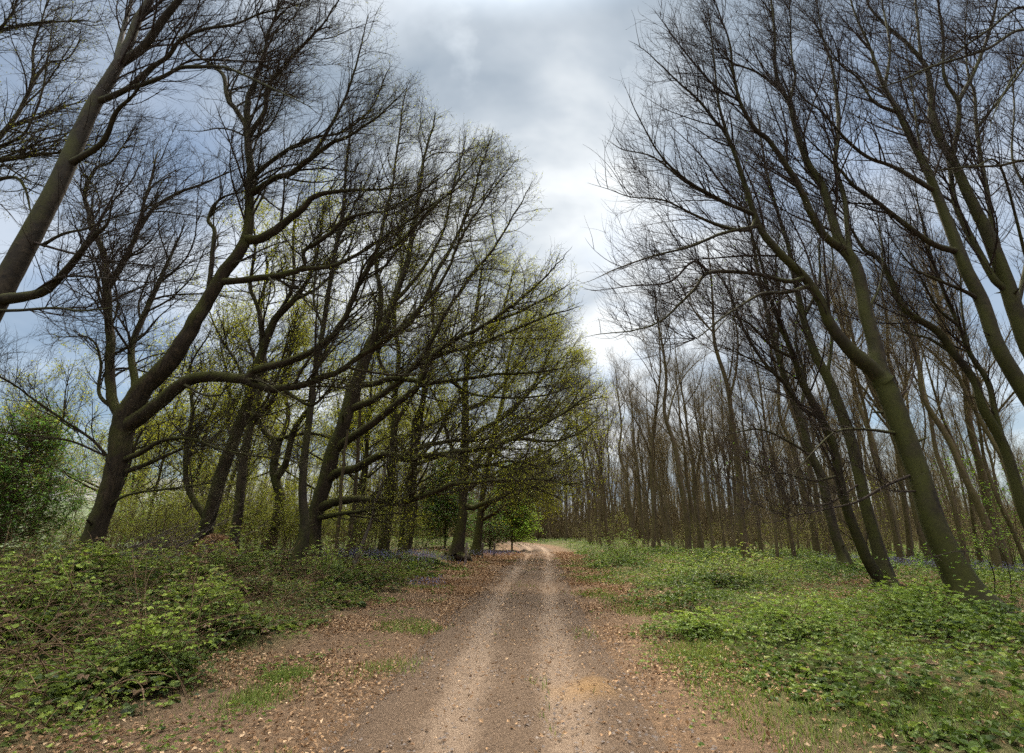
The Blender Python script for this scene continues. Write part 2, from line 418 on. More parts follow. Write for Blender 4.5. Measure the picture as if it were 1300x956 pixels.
    for kk in range(3):         # stubs and knots where branches were lost
        i = int(rng.integers(int(len(Q) * .12), max(int(len(Q) * .38), int(len(Q) * .12) + 2))); dv = rdir(1)[0]; dv = nrm(dv - nrm(Q[i + 1] - Q[i]) * (dv @ nrm(Q[i + 1] - Q[i]))) + [0, 0, .3]; r = Rq[i]
        sp = Q[i] + dv * r * np.array([.3, .85, 1.15, 1.3 + rng.uniform(0, .8), 1.36 + .8])[:, None]; mb.add(*tube_block(sp[None], (r * np.array([.34, .24, .15, .11, .01]))[None], 18))
    if Y < 27:                  # roots running out over the ground
        for kk in range(6):
            a0 = kk * 1.05 + rng.uniform(-.35, .35); r0 = Rq[2] * rng.uniform(.26, .46); t = np.array([.25, .8, 1.3, 1.9, 2.6]) * Rq[2] * rng.uniform(1.0, 1.45)
            rx = base[0] + np.cos(a0 + .12 * np.arange(5)) * t; ry = base[1] + np.sin(a0 + .12 * np.arange(5)) * t
            rz = height(rx, ry) + np.array([.55, .30, .12, .03, -.06]) * Rq[2] * 1.3 - .02
            mb.add(*tube_block(np.stack([rx, ry, rz], 1)[None], (r0 * np.array([1.1, 1.0, .75, .5, .2]))[None], 18))
    mb.build('trunk', bm, root, loc=base)
    small = MB()
    for Q, Rq in built[1:]:
        big = Rq[:3].mean() > .035
        Qe = np.vstack([Q, Q[-1] + (Q[-1] - Q[-2]) * .6]); Rb = Rq * (1 + .35 * np.exp(-np.arange(len(Rq)) / 2.0)) if big else Rq
        Re = np.concatenate([Rb, [0.001]])
        v, f = tube_block(Qe[None], Re[None], 10 if big else 6)
        if big:
            m2 = MB(); v = v + rng.normal(0, .03, v.shape) * np.repeat(Re, 10)[:, None]; m2.add(v, f); m2.build('limb', bm, root, loc=base)
        else: small.add(v, f)
    # secondary growth
    par = []
    for i, (Q, Rq) in enumerate(built):
        k0 = 0 if i else max(int(len(Q) * .45), 1)
        Q2, R2 = Q[k0:], Rq[k0:]
        if len(Q2) > 3: par.append((Q2[None], R2[None]))
    dens = (dens[0] * DK[0], dens[1] * DK[1], dens[2] * DK[2])
    if Y > 19 and side == 'L': dens = (dens[0] * .68, dens[1] * .78, dens[2] * .72)
    if side == 'R': dens = (dens[0] * .72, dens[1] * .88, dens[2] * .95)
    lv = cfgs(kind, bias, rmin); prev = par; tips = []
    for l, c in enumerate(lv):
        # every limb's tip also forks forward
        out = spawn(prev, dens[l], c, keep)
        if out is None: break
        P, R = out; small.add(*tube_block(P, R, c['S'])); 
        prev = [(P, R)] if l else [(P, R)] + [(q, r) for q, r in par if r.min() < .03]
        if l >= 1: tips.append(P)
    crown = small.build('crown', M['twig_oak' if kind == 'oak' else 'twig_beech'], root, loc=base)
    if leaves and tips:
        P = tips[-1]; n = int(len(P) * leaves * (3.7 if leafmat_ == 'leaf_oak' else 2.6))
        i = rng.integers(0, len(P), n); k = rng.integers(1, P.shape[1], n)
        pos = P[i, k] + rng.normal(0, .03, (n, 3))
        if leaf_h is not None:
            px, py = proj(pos); w = leaf_h(px, py); ok = rng.random(n) < w; pos = pos[ok]; n = len(pos)
        # leaves come in patches
        pn = vnoise(pos[:, 0] + pos[:, 1] * .6, pos[:, 2], 1.3, 5) + rng.normal(0, .5, n); ok = pn > -.25; pos = pos[ok]; n = len(pos)
        lb = MB(); d = rdir(n) + np.array([0, 0, -.2]); lb.add(*leaf_block(pos, d, rdir(n), 1.2 * leafsize * rng.uniform(.6, 1.4, n), .62))
        lb.build('leaves', M[leafmat_], crown, smooth=False, loc=base)
    return root

# ------------------------------------------------------------------ the big trees of the left side
# (each limb is listed by where it is seen in the photograph; the depth comes from the tree's own distance)
hero('beech_tree', 'smooth grey beech trunk rising from beyond the upper left edge, with a short broken limb', 10.5, [
    ([(-150, 700, 60), (-95, 560, 50), (-35, 440, 42), (10, 355, 38), (48, 285, 34), (72, 240, 32), (92, 195, 31), (117, 140, 27), (143, 95, 23), (161, 60, 18), (176, 25, 15), (191, 0, 14), (205, -40, 11), (214, -90, 8)], 1.5),
    ([(150, 85, 14), (182, 60, 16), (207, 25, 15), (230, -4, 13), (262, -50, 9), (285, -100, 6)], -1.2),
    ([(146, 92, 9), (150, 66, 9), (159, 30, 8), (168, -5, 7), (172, -60, 4)], 1.8),
    ([(128, 134, 10), (161, 113, 10), (191, 87, 9), (214, 71, 8), (230, 50, 7), (260, 37, 6), (297, 31, 5), (330, 18, 4), (372, 8, 2.5)], -2),
    ([(160, 113, 7), (179, 108, 8), (207, 97, 7), (230, 86, 6), (260, 85, 5.5), (290, 87, 5), (331, 105, 4), (383, 131, 2.5)], -3),
    ([(214, 92, 4), (247, 76, 4), (318, 78, 3), (372, 74, 2)], -2),
    ([(100, 218, 12), (129, 182, 10), (147, 143, 9), (168, 122, 6), (184, 100, 4)], -1.5),
    ([(14, 394, 18), (51, 372, 15), (76, 352, 13), (104, 318, 11), (122, 298, 9), (137, 283, 6), (142, 254, 2.5)], -1.6),
    ([(50, 316, 4), (90, 321, 3.5), (140, 331, 3), (198, 338, 2)], -1.5),
    ([(30, 358, 4), (76, 352, 4), (130, 353, 3), (184, 358, 2)], -2.2),
    ([(-2, 402, 5), (25, 394, 4.5), (69, 391, 4), (104, 394, 3), (140, 390, 2)], -2),
    ([(60, 308, 5), (80, 297, 4.5), (110, 290, 4), (138, 278, 3), (178, 268, 2)], -1),
], 'beech', 'L', (1.9, 4.4, 4.8), bias=(.65, -.1, .5))

hero('oak_tree', 'oak with yellowish young leaves hanging in the top left corner of the view', 13.5, [
    ([(-330, 800, 70), (-280, 560, 60), (-240, 380, 52), (-215, 240, 44), (-190, 120, 34), (-160, 0, 22), (-140, -80, 10)], 1),
    ([(-225, 300, 22), (-130, 250, 18), (-60, 215, 13), (20, 200, 8), (78, 192, 5)], -1),
    ([(-215, 235, 22), (-110, 230, 17), (-40, 210, 12), (10, 160, 9), (40, 105, 7), (42, 60, 5), (65, 0, 3)], 1),
    ([(-190, 130, 18), (-100, 90, 13), (-40, 60, 9), (5, 32, 6), (26, -12, 4)], 0),
    ([(-40, 60, 6), (10, 36, 5), (60, 28, 4), (104, 27, 3)], 1),
    ([(10, 160, 6), (45, 150, 5), (80, 135, 3), (110, 128, 2)], 1),
    ([(-130, 250, 9), (-40, 240, 7), (20, 225, 5), (38, 262, 3), (42, 300, 2)], -1),
    ([(40, 105, 5), (62, 80, 4), (85, 75, 3), (100, 55, 2)], .5),
    ([(-60, 215, 7), (-10, 190, 6), (30, 170, 5), (52, 120, 4), (60, 70, 3), (68, 20, 2)], -.5),
], 'oak', 'L', (2.4, 4.8, 4.8), leaves=.32, leafmat_='leaf_dark', leafsize=.042, bias=(.6, 0, .5))

hero('oak_tree', 'largest gnarled oak on the left bank, mossy limb arching low from its fork', 15.0, [
    ([(112, 710, 36), (122, 670, 33), (137, 628, 31), (150, 581, 33), (155, 548, 37), (163, 522, 34), (182, 493, 29), (213, 463, 26), (240, 424, 24), (258, 388, 22), (281, 349, 21), (307, 315, 19), (316, 281, 16), (317, 247, 14), (318, 205, 12), (313, 160, 11), (315, 131, 9), (323, 102, 8), (336, 65, 6), (341, 39, 5), (354, 10, 4), (360, -40, 2.5)], 1.5),
    ([(150, 535, 18), (141, 503, 17), (139, 440, 15), (137, 400, 14), (136, 361, 13), (130, 317, 11), (113, 278, 9), (109, 250, 8), (117, 218, 7), (140, 202, 5), (165, 170, 3)], 2.2),
    ([(136, 365, 9), (159, 329, 9), (175, 292, 8), (182, 264, 6), (192, 225, 5), (200, 195, 3)], 1),
    ([(175, 292, 6), (198, 262, 6), (230, 244, 5), (262, 232, 4), (300, 215, 2)], 1),
    ([(166, 518, 14), (171, 490, 13), (168, 439, 11), (188, 390, 10), (205, 352, 8), (221, 318, 5), (232, 290, 3)], 2.5),
    ([(312, 160, 7), (299, 139, 7), (289, 126, 7), (284, 97, 6), (271, 84, 5), (242, 63, 3), (215, 30, 2)], 1.0),
    ([(320, 172, 8), (336, 141, 8), (339, 112, 7), (362, 84, 6), (378, 63, 6), (407, 34, 4), (427, 5, 3), (450, -30, 2)], -1.5),
    ([(310, 306, 14), (330, 303, 14), (354, 289, 13), (382, 267, 10), (398, 250, 9), (427, 243, 7), (468, 240, 5), (512, 238, 3)], -1.5),
    ([(320, 248, 9), (346, 228, 9), (370, 220, 9), (394, 201, 8), (420, 183, 7), (448, 170, 5), (482, 146, 4), (510, 118, 2)], -2.2),
    ([(320, 225, 7), (346, 204, 7), (370, 188, 6), (399, 175, 5), (435, 167, 4), (470, 140, 3), (490, 95, 2)], -1.0),
    ([(394, 201, 6), (420, 160, 5), (440, 120, 4), (455, 70, 3), (465, 30, 2)], -1.0),
    ([(173, 548, 22), (201, 512, 21), (226, 490, 19), (251, 479, 17), (285, 479, 15), (310, 481, 15), (330, 490, 13), (358, 494, 11), (399, 483, 10), (430, 470, 9), (468, 445, 8), (506, 419, 7), (530, 398, 7), (556, 361, 6), (579, 317, 5), (597, 279, 4), (623, 246, 3), (650, 210, 2)], -2.6),
    ([(312, 482, 12), (325, 470, 12), (368, 459, 11), (399, 445, 10), (420, 428, 9), (439, 402, 9), (453, 366, 8), (477, 328, 7), (506, 308, 6), (544, 270, 4), (580, 232, 3), (610, 195, 2)], -1.6),
    ([(356, 494, 5), (380, 508, 5), (398, 514, 5), (418, 494, 4), (428, 478, 2)], -.6),
    ([(276, 355, 10), (300, 357, 10), (346, 351, 10), (370, 346, 9), (385, 340, 8), (387, 318, 7), (409, 304, 7), (439, 279, 6), (468, 270, 5), (497, 264, 4), (560, 225, 2.5), (600, 180, 1.5)], -2.0),
    ([(382, 344, 6), (424, 337, 6), (468, 314, 5), (520, 280, 4), (565, 250, 3), (600, 225, 2)], -1.4),
    ([(262, 378, 8), (267, 350, 8), (270, 326, 8), (272, 292, 7), (264, 278, 6), (278, 253, 5), (303, 245, 3)], .5),
    ([(160, 590, 8), (180, 574, 8), (200, 562, 7), (238, 556, 5), (285, 572, 4), (348, 581, 3)], -1),
    ([(158, 605, 7), (191, 587, 6), (226, 572, 4), (262, 560, 2)], 1),
    ([(150, 600, 5), (119, 560, 5), (81, 534, 4), (50, 512, 3.5), (0, 478, 3), (-40, 468, 2)], -2),
    ([(142, 575, 4), (90, 560, 3.5), (40, 553, 3), (-10, 548, 2)], -1.5),
    ([(128, 645, 4), (163, 628, 3.5), (226, 619, 3), (270, 613, 2)], -1.2),
    ([(145, 520, 7), (126, 500, 6), (128, 460, 5), (115, 430, 3), (80, 428, 2)], .5),
], 'oak', 'L', (2.3, 5.4, 6.8), leaves=.42, leafmat_='leaf_dark', leafsize=.036, bias=(.6, -.05, .6),
     leaf_h=lambda x, y: np.clip((x - 330) / 200, .0, 1))

# oaks with young leaves, a little deeper
hero('oak_tree', 'leafy young oak just right of the leaf mound, its stem leaning right', 20.0, [
    ([(248, 708, 24), (267, 653, 22), (282, 597, 20), (301, 547, 17), (317, 503, 15), (333, 446, 13), (349, 405, 12), (371, 383, 9), (391, 354, 7), (405, 310, 5), (410, 270, 3)], 1.5),
    ([(256, 660, 10), (238, 616, 9), (237, 560, 8), (245, 520, 7), (240, 470, 5), (262, 430, 3)], 1),
    ([(333, 446, 8), (330, 400, 7), (318, 360, 6), (325, 310, 4), (318, 270, 3)], 0),
    ([(345, 412, 6), (372, 360, 5), (372, 300, 4), (380, 250, 3)], 1),
    ([(371, 383, 5), (410, 360, 4), (440, 320, 3), (455, 280, 2)], -1),
    ([(300, 548, 6), (330, 520, 5), (352, 480, 4), (365, 430, 3)], 1),
    ([(318, 500, 6), (300, 460, 5), (280, 430, 4), (268, 400, 3)], 1),
], 'oak', 'L', (3.0, 5.5, 6.0), leaves=1.5, leafsize=.06, rmin=.005)

hero('oak_tree', 'dim slender oak stem standing close behind the young oak by the leaf mound', 25.0, [
    ([(296, 695, 15), (304, 640, 14), (308, 590, 13), (318, 540, 11), (330, 500, 10), (336, 450, 8), (330, 400, 6), (340, 340, 4)], 1),
    ([(308, 590, 7), (290, 540, 6), (292, 490, 5), (280, 440, 3)], 1),
    ([(318, 540, 7), (350, 500, 6), (368, 450, 4), (376, 400, 3)], -1),
], 'oak', 'L', (3.2, 5.5, 6.0), leaves=1.3, leafsize=.065, rmin=.005)

hero('oak_tree', 'twisted mid-distance oak forking low, between the leaf mound and the slim grey beech', 28.0, [
    ([(342, 692, 16), (355, 637, 15), (347, 596, 14), (351, 565, 12), (336, 548, 10), (322, 520, 8), (326, 470, 6), (310, 420, 4)], 1),
    ([(352, 610, 10), (362, 590, 10), (374, 545, 9), (395, 513, 7), (402, 470, 5), (420, 430, 3)], -1),
    ([(350, 570, 8), (366, 530, 7), (362, 490, 6), (376, 440, 4), (370, 400, 3)], 2),
    ([(345, 560, 6), (390, 550, 5), (430, 556, 4), (470, 540, 3)], -1),
], 'oak', 'L', (3.2, 5.5, 6.0), leaves=1.4, leafsize=.065, rmin=.0055)

hero('beech_tree', 'slim pale grey beech with a flared foot, close beside the dark many-limbed oak', 18.0, [
    ([(381, 704, 20), (387, 671, 14), (384, 624, 12), (387, 577, 11), (393, 530, 10), (398, 483, 9.5), (405, 451, 9), (409, 425, 8), (418, 366, 7), (427, 308, 5.5), (436, 258, 4.5), (440, 200, 3.5), (448, 150, 2.5)], 1),
    ([(402, 465, 4), (420, 440, 4), (440, 400, 3), (452, 360, 2)], 1),
    ([(410, 420, 4), (398, 380, 3.5), (402, 330, 3), (392, 280, 2)], 1),
    ([(427, 308, 4), (445, 270, 3), (470, 220, 2)], 0),
], 'beech', 'L', (2.0, 4.5, 5.0), rmin=.004)

hero('oak_tree', 'dark oak reaching long low mossy limbs sideways over the track edge, mid left', 22.0, [
    ([(396, 690, 24), (401, 652, 22), (412, 615, 22), (421, 577, 22), (437, 536, 19), (452, 489, 20), (465, 451, 19), (476, 428, 17), (488, 413, 14), (499, 384, 11), (511, 352, 9), (522, 310, 8), (530, 262, 6), (536, 215, 5), (545, 175, 3), (552, 148, 2)], 2),
    ([(428, 570, 12), (450, 553, 12), (471, 539, 11), (506, 511, 10), (531, 489, 9), (550, 451, 8), (575, 433, 7), (620, 410, 6), (660, 380, 5), (700, 345, 3), (716, 325, 2)], -3),
    ([(448, 520, 10), (470, 510, 10), (493, 495, 9), (526, 466, 8), (547, 434, 7), (567, 396, 6), (600, 350, 5), (630, 310, 4), (660, 260, 2.5), (672, 235, 1.5)], -1.0),
    ([(455, 490, 9), (475, 487, 9), (506, 480, 8), (543, 486, 7), (577, 483, 6), (624, 476, 5), (665, 473, 4), (720, 468, 2.5)], -2.6),
    ([(414, 608, 14), (430, 600, 13), (456, 593, 12), (487, 577, 11), (518, 583, 10), (545, 578, 9), (571, 576, 8), (618, 568, 7), (656, 555, 6), (693, 539, 5), (731, 514, 4), (756, 496, 2.5)], -4.0),
    ([(508, 580, 7), (530, 570, 7), (571, 560, 6), (610, 558, 5), (656, 546, 4), (690, 520, 3), (712, 490, 2)], 2),
    ([(402, 648, 14), (427, 637, 12), (456, 634, 11), (506, 637, 10), (530, 632, 9), (555, 624, 8), (577, 615, 7.5), (618, 611, 6.5), (656, 608, 6), (706, 611, 4.5), (738, 616, 2.5)], -4.5),
    ([(402, 662, 8), (434, 652, 6), (462, 648, 5), (487, 643, 3)], -2),
    ([(528, 630, 4), (540, 618, 4), (520, 628, 3), (500, 640, 2)], -1),
    ([(470, 445, 10), (490, 432, 9), (530, 395, 7), (555, 345, 6), (580, 300, 5), (600, 250, 4), (612, 205, 3), (625, 170, 2)], 1),
    ([(480, 425, 9), (484, 380, 7), (478, 330, 6), (488, 280, 5), (500, 220, 4), (508, 160, 3), (515, 110, 2)], 2),
    ([(500, 382, 6), (530, 350, 5), (560, 300, 4), (575, 240, 3), (590, 180, 2)], 1.5),
    ([(620, 410, 4), (650, 400, 4), (690, 380, 3), (716, 365, 2)], -.5),
    ([(550, 451, 5), (600, 440, 5), (650, 420, 4), (700, 400, 3), (728, 392, 2)], -.5),
    ([(506, 480, 5), (540, 460, 5), (590, 440, 4), (640, 430, 3), (690, 430, 2)], 1),
    ([(577, 576, 5), (610, 590, 4), (650, 585, 3.5), (690, 592, 3), (726, 580, 2)], -.5),
    ([(656, 555, 4), (700, 560, 3.5), (735, 550, 3), (760, 530, 2)], -.3),
    ([(571, 483, 4), (600, 500, 4), (650, 505, 3), (700, 500, 2.5), (745, 480, 1.5)], -1),
], 'oak', 'L', (3.3, 6.0, 6.6), leaves=.75, leafmat_='leaf_oak', leafsize=.048, bias=(.7, -.05, .55), rmin=.0045,
     leaf_h=lambda x, y: np.clip(.25 + (x - 480) / 240 + (y - 300) / 700, .2, 1))

hero('oak_tree', 'upright slim oak stem seen behind the low mossy limbs, beside a leaning pole', 30.0, [
    ([(488, 694, 13), (495, 646, 12), (497, 602, 11), (501, 545, 10), (501, 505, 9), (506, 450, 7), (500, 400, 6), (510, 340, 4), (505, 290, 2.5)], 1),
    ([(501, 540, 6), (525, 500, 5), (540, 450, 4), (560, 410, 3)], 1), ([(500, 500, 5), (480, 450, 4), (478, 400, 3)], 0),
], 'oak', 'L', (3.2, 5.5, 6.0), leaves=1.0, leafsize=.07, rmin=.006)

hero('oak_tree', 'second slim oak left of the fenced oak, dark crooked branches spreading from mid height', 34.0, [
    ([(516, 693, 13), (525, 652, 12), (525, 608, 11), (526, 560, 10), (527, 536, 9), (536, 515, 8), (540, 470, 6), (550, 420, 4), (548, 370, 3)], 1),
    ([(527, 545, 6), (560, 532, 5), (585, 505, 4), (592, 470, 3)], -1), ([(525, 590, 5), (560, 580, 4), (590, 582, 3)], -1),
    ([(525, 580, 5), (505, 560, 4), (490, 520, 3)], 1),
], 'oak', 'L', (3.2, 5.5, 6.0), leaves=.9, leafsize=.07, rmin=.006)

hero('oak_tree', 'sturdy oak standing right behind the two small wooden posts, boughs arching towards the track', 33.0, [
    ([(578, 708, 22), (583, 680, 17), (587, 655, 14), (588, 608, 12), (590, 561, 11), (591, 524, 10), (590, 498, 9), (594, 460, 7), (600, 420, 6), (606, 380, 4), (612, 340, 3)], 1),
    ([(588, 640, 9), (600, 645, 8), (612, 640, 7), (634, 633, 6), (656, 622, 4), (690, 618, 3)], -2),
    ([(589, 600, 8), (606, 585, 7), (625, 560, 6), (650, 545, 5), (680, 520, 4), (705, 490, 3), (720, 455, 2)], -1),
    ([(590, 560, 8), (612, 545, 7), (640, 530, 6), (670, 500, 5), (690, 465, 4), (705, 430, 2.5)], 0),
    ([(591, 520, 7), (615, 510, 6), (645, 480, 5), (665, 440, 4), (680, 400, 2.5)], 1),
    ([(591, 500, 6), (575, 480, 5), (560, 450, 4), (556, 410, 3)], 1),
    ([(589, 590, 6), (570, 560, 5), (560, 520, 4), (545, 490, 3)], 1),
    ([(594, 460, 5), (620, 430, 4.5), (640, 390, 4), (650, 350, 3)], 0),
    ([(588, 625, 7), (606, 612, 6), (604, 596, 5), (625, 590, 5), (660, 596, 4), (700, 588, 3), (740, 560, 2)], -2),
    ([(645, 530, 4), (690, 535, 4), (730, 515, 3), (760, 505, 2)], -1),
], 'oak', 'L', (3.0, 5.6, 5.6), leaves=1.2, leafsize=.06, rmin=.006, bias=(.7, -.1, .55))

hero('oak_tree', 'farther oak with pale dead lower branches beside the bright green evergreen', 40.0, [
    ([(606, 692, 12), (610, 655, 10), (614, 620, 9), (622, 580, 8), (630, 540, 7), (640, 500, 6), (645, 460, 4), (655, 420, 3)], 1),
    ([(612, 650, 6), (625, 636, 6), (640, 626, 5), (656, 620, 3)], -2),
    ([(611, 664, 5), (630, 650, 5), (645, 640, 4), (664, 641, 2)], -2),
    ([(616, 610, 5), (650, 590, 4), (690, 575, 3), (735, 545, 2)], 0),
    ([(624, 570, 5), (660, 550, 4), (700, 520, 3), (740, 490, 2)], 0),
    ([(632, 530, 4), (670, 500, 3.5), (705, 465, 3), (728, 440, 2)], 1),
    ([(640, 500, 4), (665, 460, 3), (685, 420, 2)], 1),
], 'oak', 'L', (3.6, 6.0, 6.5), leaves=2.0, leafsize=.075, rmin=.007, bias=(.8, 0, .5))

# ------------------------------------------------------------------ the big beeches of the right side
hero('beech_tree', 'big mossy beech leaning left over the right verge, parting into two dark leaders', 12.2, [
    ([(1246, 800, 52), (1223, 746, 44), (1201, 701, 41), (1182, 656, 38), (1167, 607, 36), (1152, 565, 35), (1137, 524, 35), (1124, 490, 34), (1114, 464, 27), (1111, 439, 24), (1099, 399, 20), (1093, 366, 19), (1083, 333, 20), (1066, 308, 16), (1055, 270, 14), (1044, 236, 12), (1024, 204, 11), (1010, 163, 9), (1002, 130, 8), (991, 112, 7), (983, 82, 5), (983, 41, 4), (978, -10, 3), (975, -60, 2)], 1.5),
    ([(1121, 488, 28), (1108, 470, 26), (1080, 445, 22), (1055, 413, 17), (1042, 382, 15), (1022, 352, 14), (991, 322, 13), (969, 295, 12), (956, 266, 10), (937, 207, 8), (923, 172, 7), (907, 153, 6), (888, 128, 5), (863, 106, 4), (836, 79, 3), (816, 62, 2)], -1.2),
    ([(1072, 316, 13), (1047, 300, 12), (1031, 273, 12), (1021, 250, 11), (1007, 224, 10), (977, 179, 8), (961, 166, 8), (948, 147, 7), (939, 128, 6), (931, 92, 5), (926, 54, 4), (915, 24, 3), (904, -8, 2)], -2.2),
    ([(925, 175, 5), (912, 130, 4), (907, 80, 3), (900, 20, 2)], .6),
    ([(957, 272, 6), (923, 258, 5), (882, 236, 5), (855, 215, 4), (833, 190, 3), (812, 152, 2.5), (801, 128, 1.5)], -1.8),
    ([(955, 270, 6), (934, 263, 5.5), (912, 254, 5), (869, 230, 4), (830, 200, 3), (790, 190, 2)], -.6),
    ([(958, 280, 6), (950, 292, 5.5), (918, 288, 5), (882, 273, 4), (842, 254, 3), (800, 250, 2), (772, 240, 1.5)], -1.8),
    ([(960, 290, 5), (918, 296, 4.5), (877, 313, 4), (828, 325, 3), (776, 344, 2), (755, 354, 1.2)], -2.6),
    ([(1020, 356, 7), (1000, 357, 6.5), (956, 347, 6), (901, 346, 5), (882, 366, 4.5), (863, 385, 4), (839, 407, 3.5), (809, 418, 3), (760, 424, 1.5)], -3.2),
    ([(900, 346, 4), (880, 332, 3.5), (850, 358, 3), (800, 363, 2), (764, 368, 1.2)], -.8),
    ([(1022, 370, 6), (1000, 371, 5), (968, 373, 4.5), (945, 385, 4), (912, 407, 3), (888, 428, 1.5)], -1.5),
    ([(939, 130, 4), (907, 109, 4), (869, 65, 3), (842, 28, 2)], -.6),
    ([(994, 118, 4), (961, 92, 3.5), (928, 79, 3), (905, 60, 2)], -.5),
    ([(1002, 130, 5), (1010, 98, 4), (1005, 68, 3), (1002, 0, 2)], .8),
    ([(1078, 325, 10), (1076, 290, 9), (1072, 250, 8), (1061, 209, 8), (1065, 163, 7), (1061, 117, 6), (1055, 76, 5), (1044, 46, 4), (1036, -5, 2.5)], 2.0),
    ([(1155, 604, 5), (1122, 618, 4.5), (1088, 637, 4), (1043, 648, 3), (1010, 655, 2)], -1.2),
    ([(1140, 550, 4.5), (1095, 545, 4), (1058, 550, 3.5), (1020, 588, 2.5), (1002, 612, 1.5)], -1),
    ([(1160, 628, 3.5), (1146, 624, 3), (1128, 622, 2)], -.5),
    ([(1145, 545, 5), (1133, 515, 4), (1155, 490, 3), (1162, 460, 2)], .6),
    ([(1100, 400, 5), (1118, 360, 4), (1120, 320, 3), (1112, 260, 2)], 1.5),
], 'beech', 'R', (3.4, 6.4, 5.6), bias=(-.5, -.1, .7), flare=.75)

hero('beech_tree', 'twin-stemmed mossy beech standing left of and behind the big leaning beech', 17.5, [
    ([(1130, 764, 27), (1118, 708, 21), (1099, 641, 18), (1080, 558, 17), (1061, 505, 16), (1050, 478, 14), (1034, 447, 13), (1020, 404, 11), (1010, 360, 9), (1000, 310, 7), (985, 260, 5), (970, 200, 3), (962, 150, 2)], 2),
    ([(1126, 750, 18), (1108, 722, 18), (1092, 690, 17), (1069, 626, 15), (1058, 565, 14), (1043, 532, 13), (1020, 488, 12), (1008, 455, 10), (994, 420, 8), (977, 375, 7), (967, 335, 5), (950, 285, 4), (930, 230, 2.5)], -1.0),
    ([(1043, 532, 6), (1015, 515, 5), (990, 480, 4), (960, 460, 3), (920, 440, 2)], -1),
    ([(1050, 478, 6), (1056, 430, 5), (1050, 380, 4), (1058, 330, 3), (1050, 290, 2)], 1),
    ([(1008, 455, 5), (980, 440, 4), (950, 410, 3), (915, 395, 2)], -1),
    ([(1020, 404, 5), (1040, 360, 4), (1040, 310, 3), (1050, 260, 2)], 1),
    ([(1062, 600, 4), (1030, 610, 3), (990, 600, 2.5), (950, 610, 1.5)], -1),
    ([(1090, 620, 3.5), (1050, 640, 3), (1010, 640, 2)], -1.5),
], 'beech', 'R', (3.0, 5.6, 5.6), rmin=.004, leaves=.03, leafmat_='leaf_green', leafsize=.05)

hero('beech_tree', 'single beech a few metres deeper, just left of the twin-stemmed one', 25.0, [
    ([(1076, 730, 20), (1070, 705, 16), (1058, 671, 14), (1043, 607, 13), (1028, 573, 12), (1018, 535, 11), (1000, 490, 10), (985, 440, 8), (972, 390, 6), (960, 330, 5), (950, 270, 3), (942, 230, 2)], 1.5),
    ([(1018, 530, 6), (1022, 480, 5), (1010, 430, 4), (1015, 370, 3), (1008, 320, 2)], 1),
    ([(1000, 490, 6), (970, 460, 5), (945, 420, 4), (925, 370, 3), (905, 340, 2)], -1),
    ([(985, 440, 5), (990, 390, 4), (985, 330, 3), (992, 290, 2)], 1),
    ([(1030, 580, 4), (1000, 560, 3.5), (965, 545, 3), (930, 550, 2)], -1),
], 'beech', 'R', (3.2, 5.6, 5.6), rmin=.005)

hero('beech_tree', 'tall dark beech leaning in from beyond the upper right edge, stout crossing leaders', 13.0, [
    ([(1445, 800, 50), (1408, 700, 44), (1372, 620, 38), (1335, 550, 32), (1292, 483, 27), (1265, 437, 25), (1246, 382, 23), (1224, 339, 21), (1210, 301, 19), (1194, 260, 15), (1172, 207, 13), (1153, 169, 12), (1140, 144, 10), (1123, 111, 8), (1110, 79, 6), (1102, 57, 5), (1085, 15, 3), (1070, -40, 2)], 1),
    ([(1216, 324, 10), (1183, 309, 9), (1142, 279, 8), (1110, 254, 7), (1084, 236, 6), (1066, 215, 5), (1040, 190, 3), (1020, 170, 2)], -1.2),
    ([(1186, 240, 8), (1172, 234, 7), (1134, 212, 6), (1104, 201, 6), (1082, 185, 5.5), (1066, 168, 5), (1042, 141, 4), (1020, 125, 3), (1000, 90, 2)], -1.5),
    ([(1140, 144, 6), (1110, 130, 5), (1090, 100, 4), (1065, 80, 3), (1040, 40, 2)], -.8),
    ([(1123, 111, 5), (1130, 60, 4), (1120, 0, 3), (1115, -50, 2)], 1),
    ([(1172, 207, 5), (1165, 170, 4), (1158, 110, 3), (1150, 60, 2)], 1),
    ([(1246, 382, 7), (1225, 370, 6), (1190, 355, 4), (1160, 340, 3), (1130, 300, 2)], -.6),
], 'beech', 'R', (3.0, 5.6, 5.2), bias=(-.4, -.1, .75))

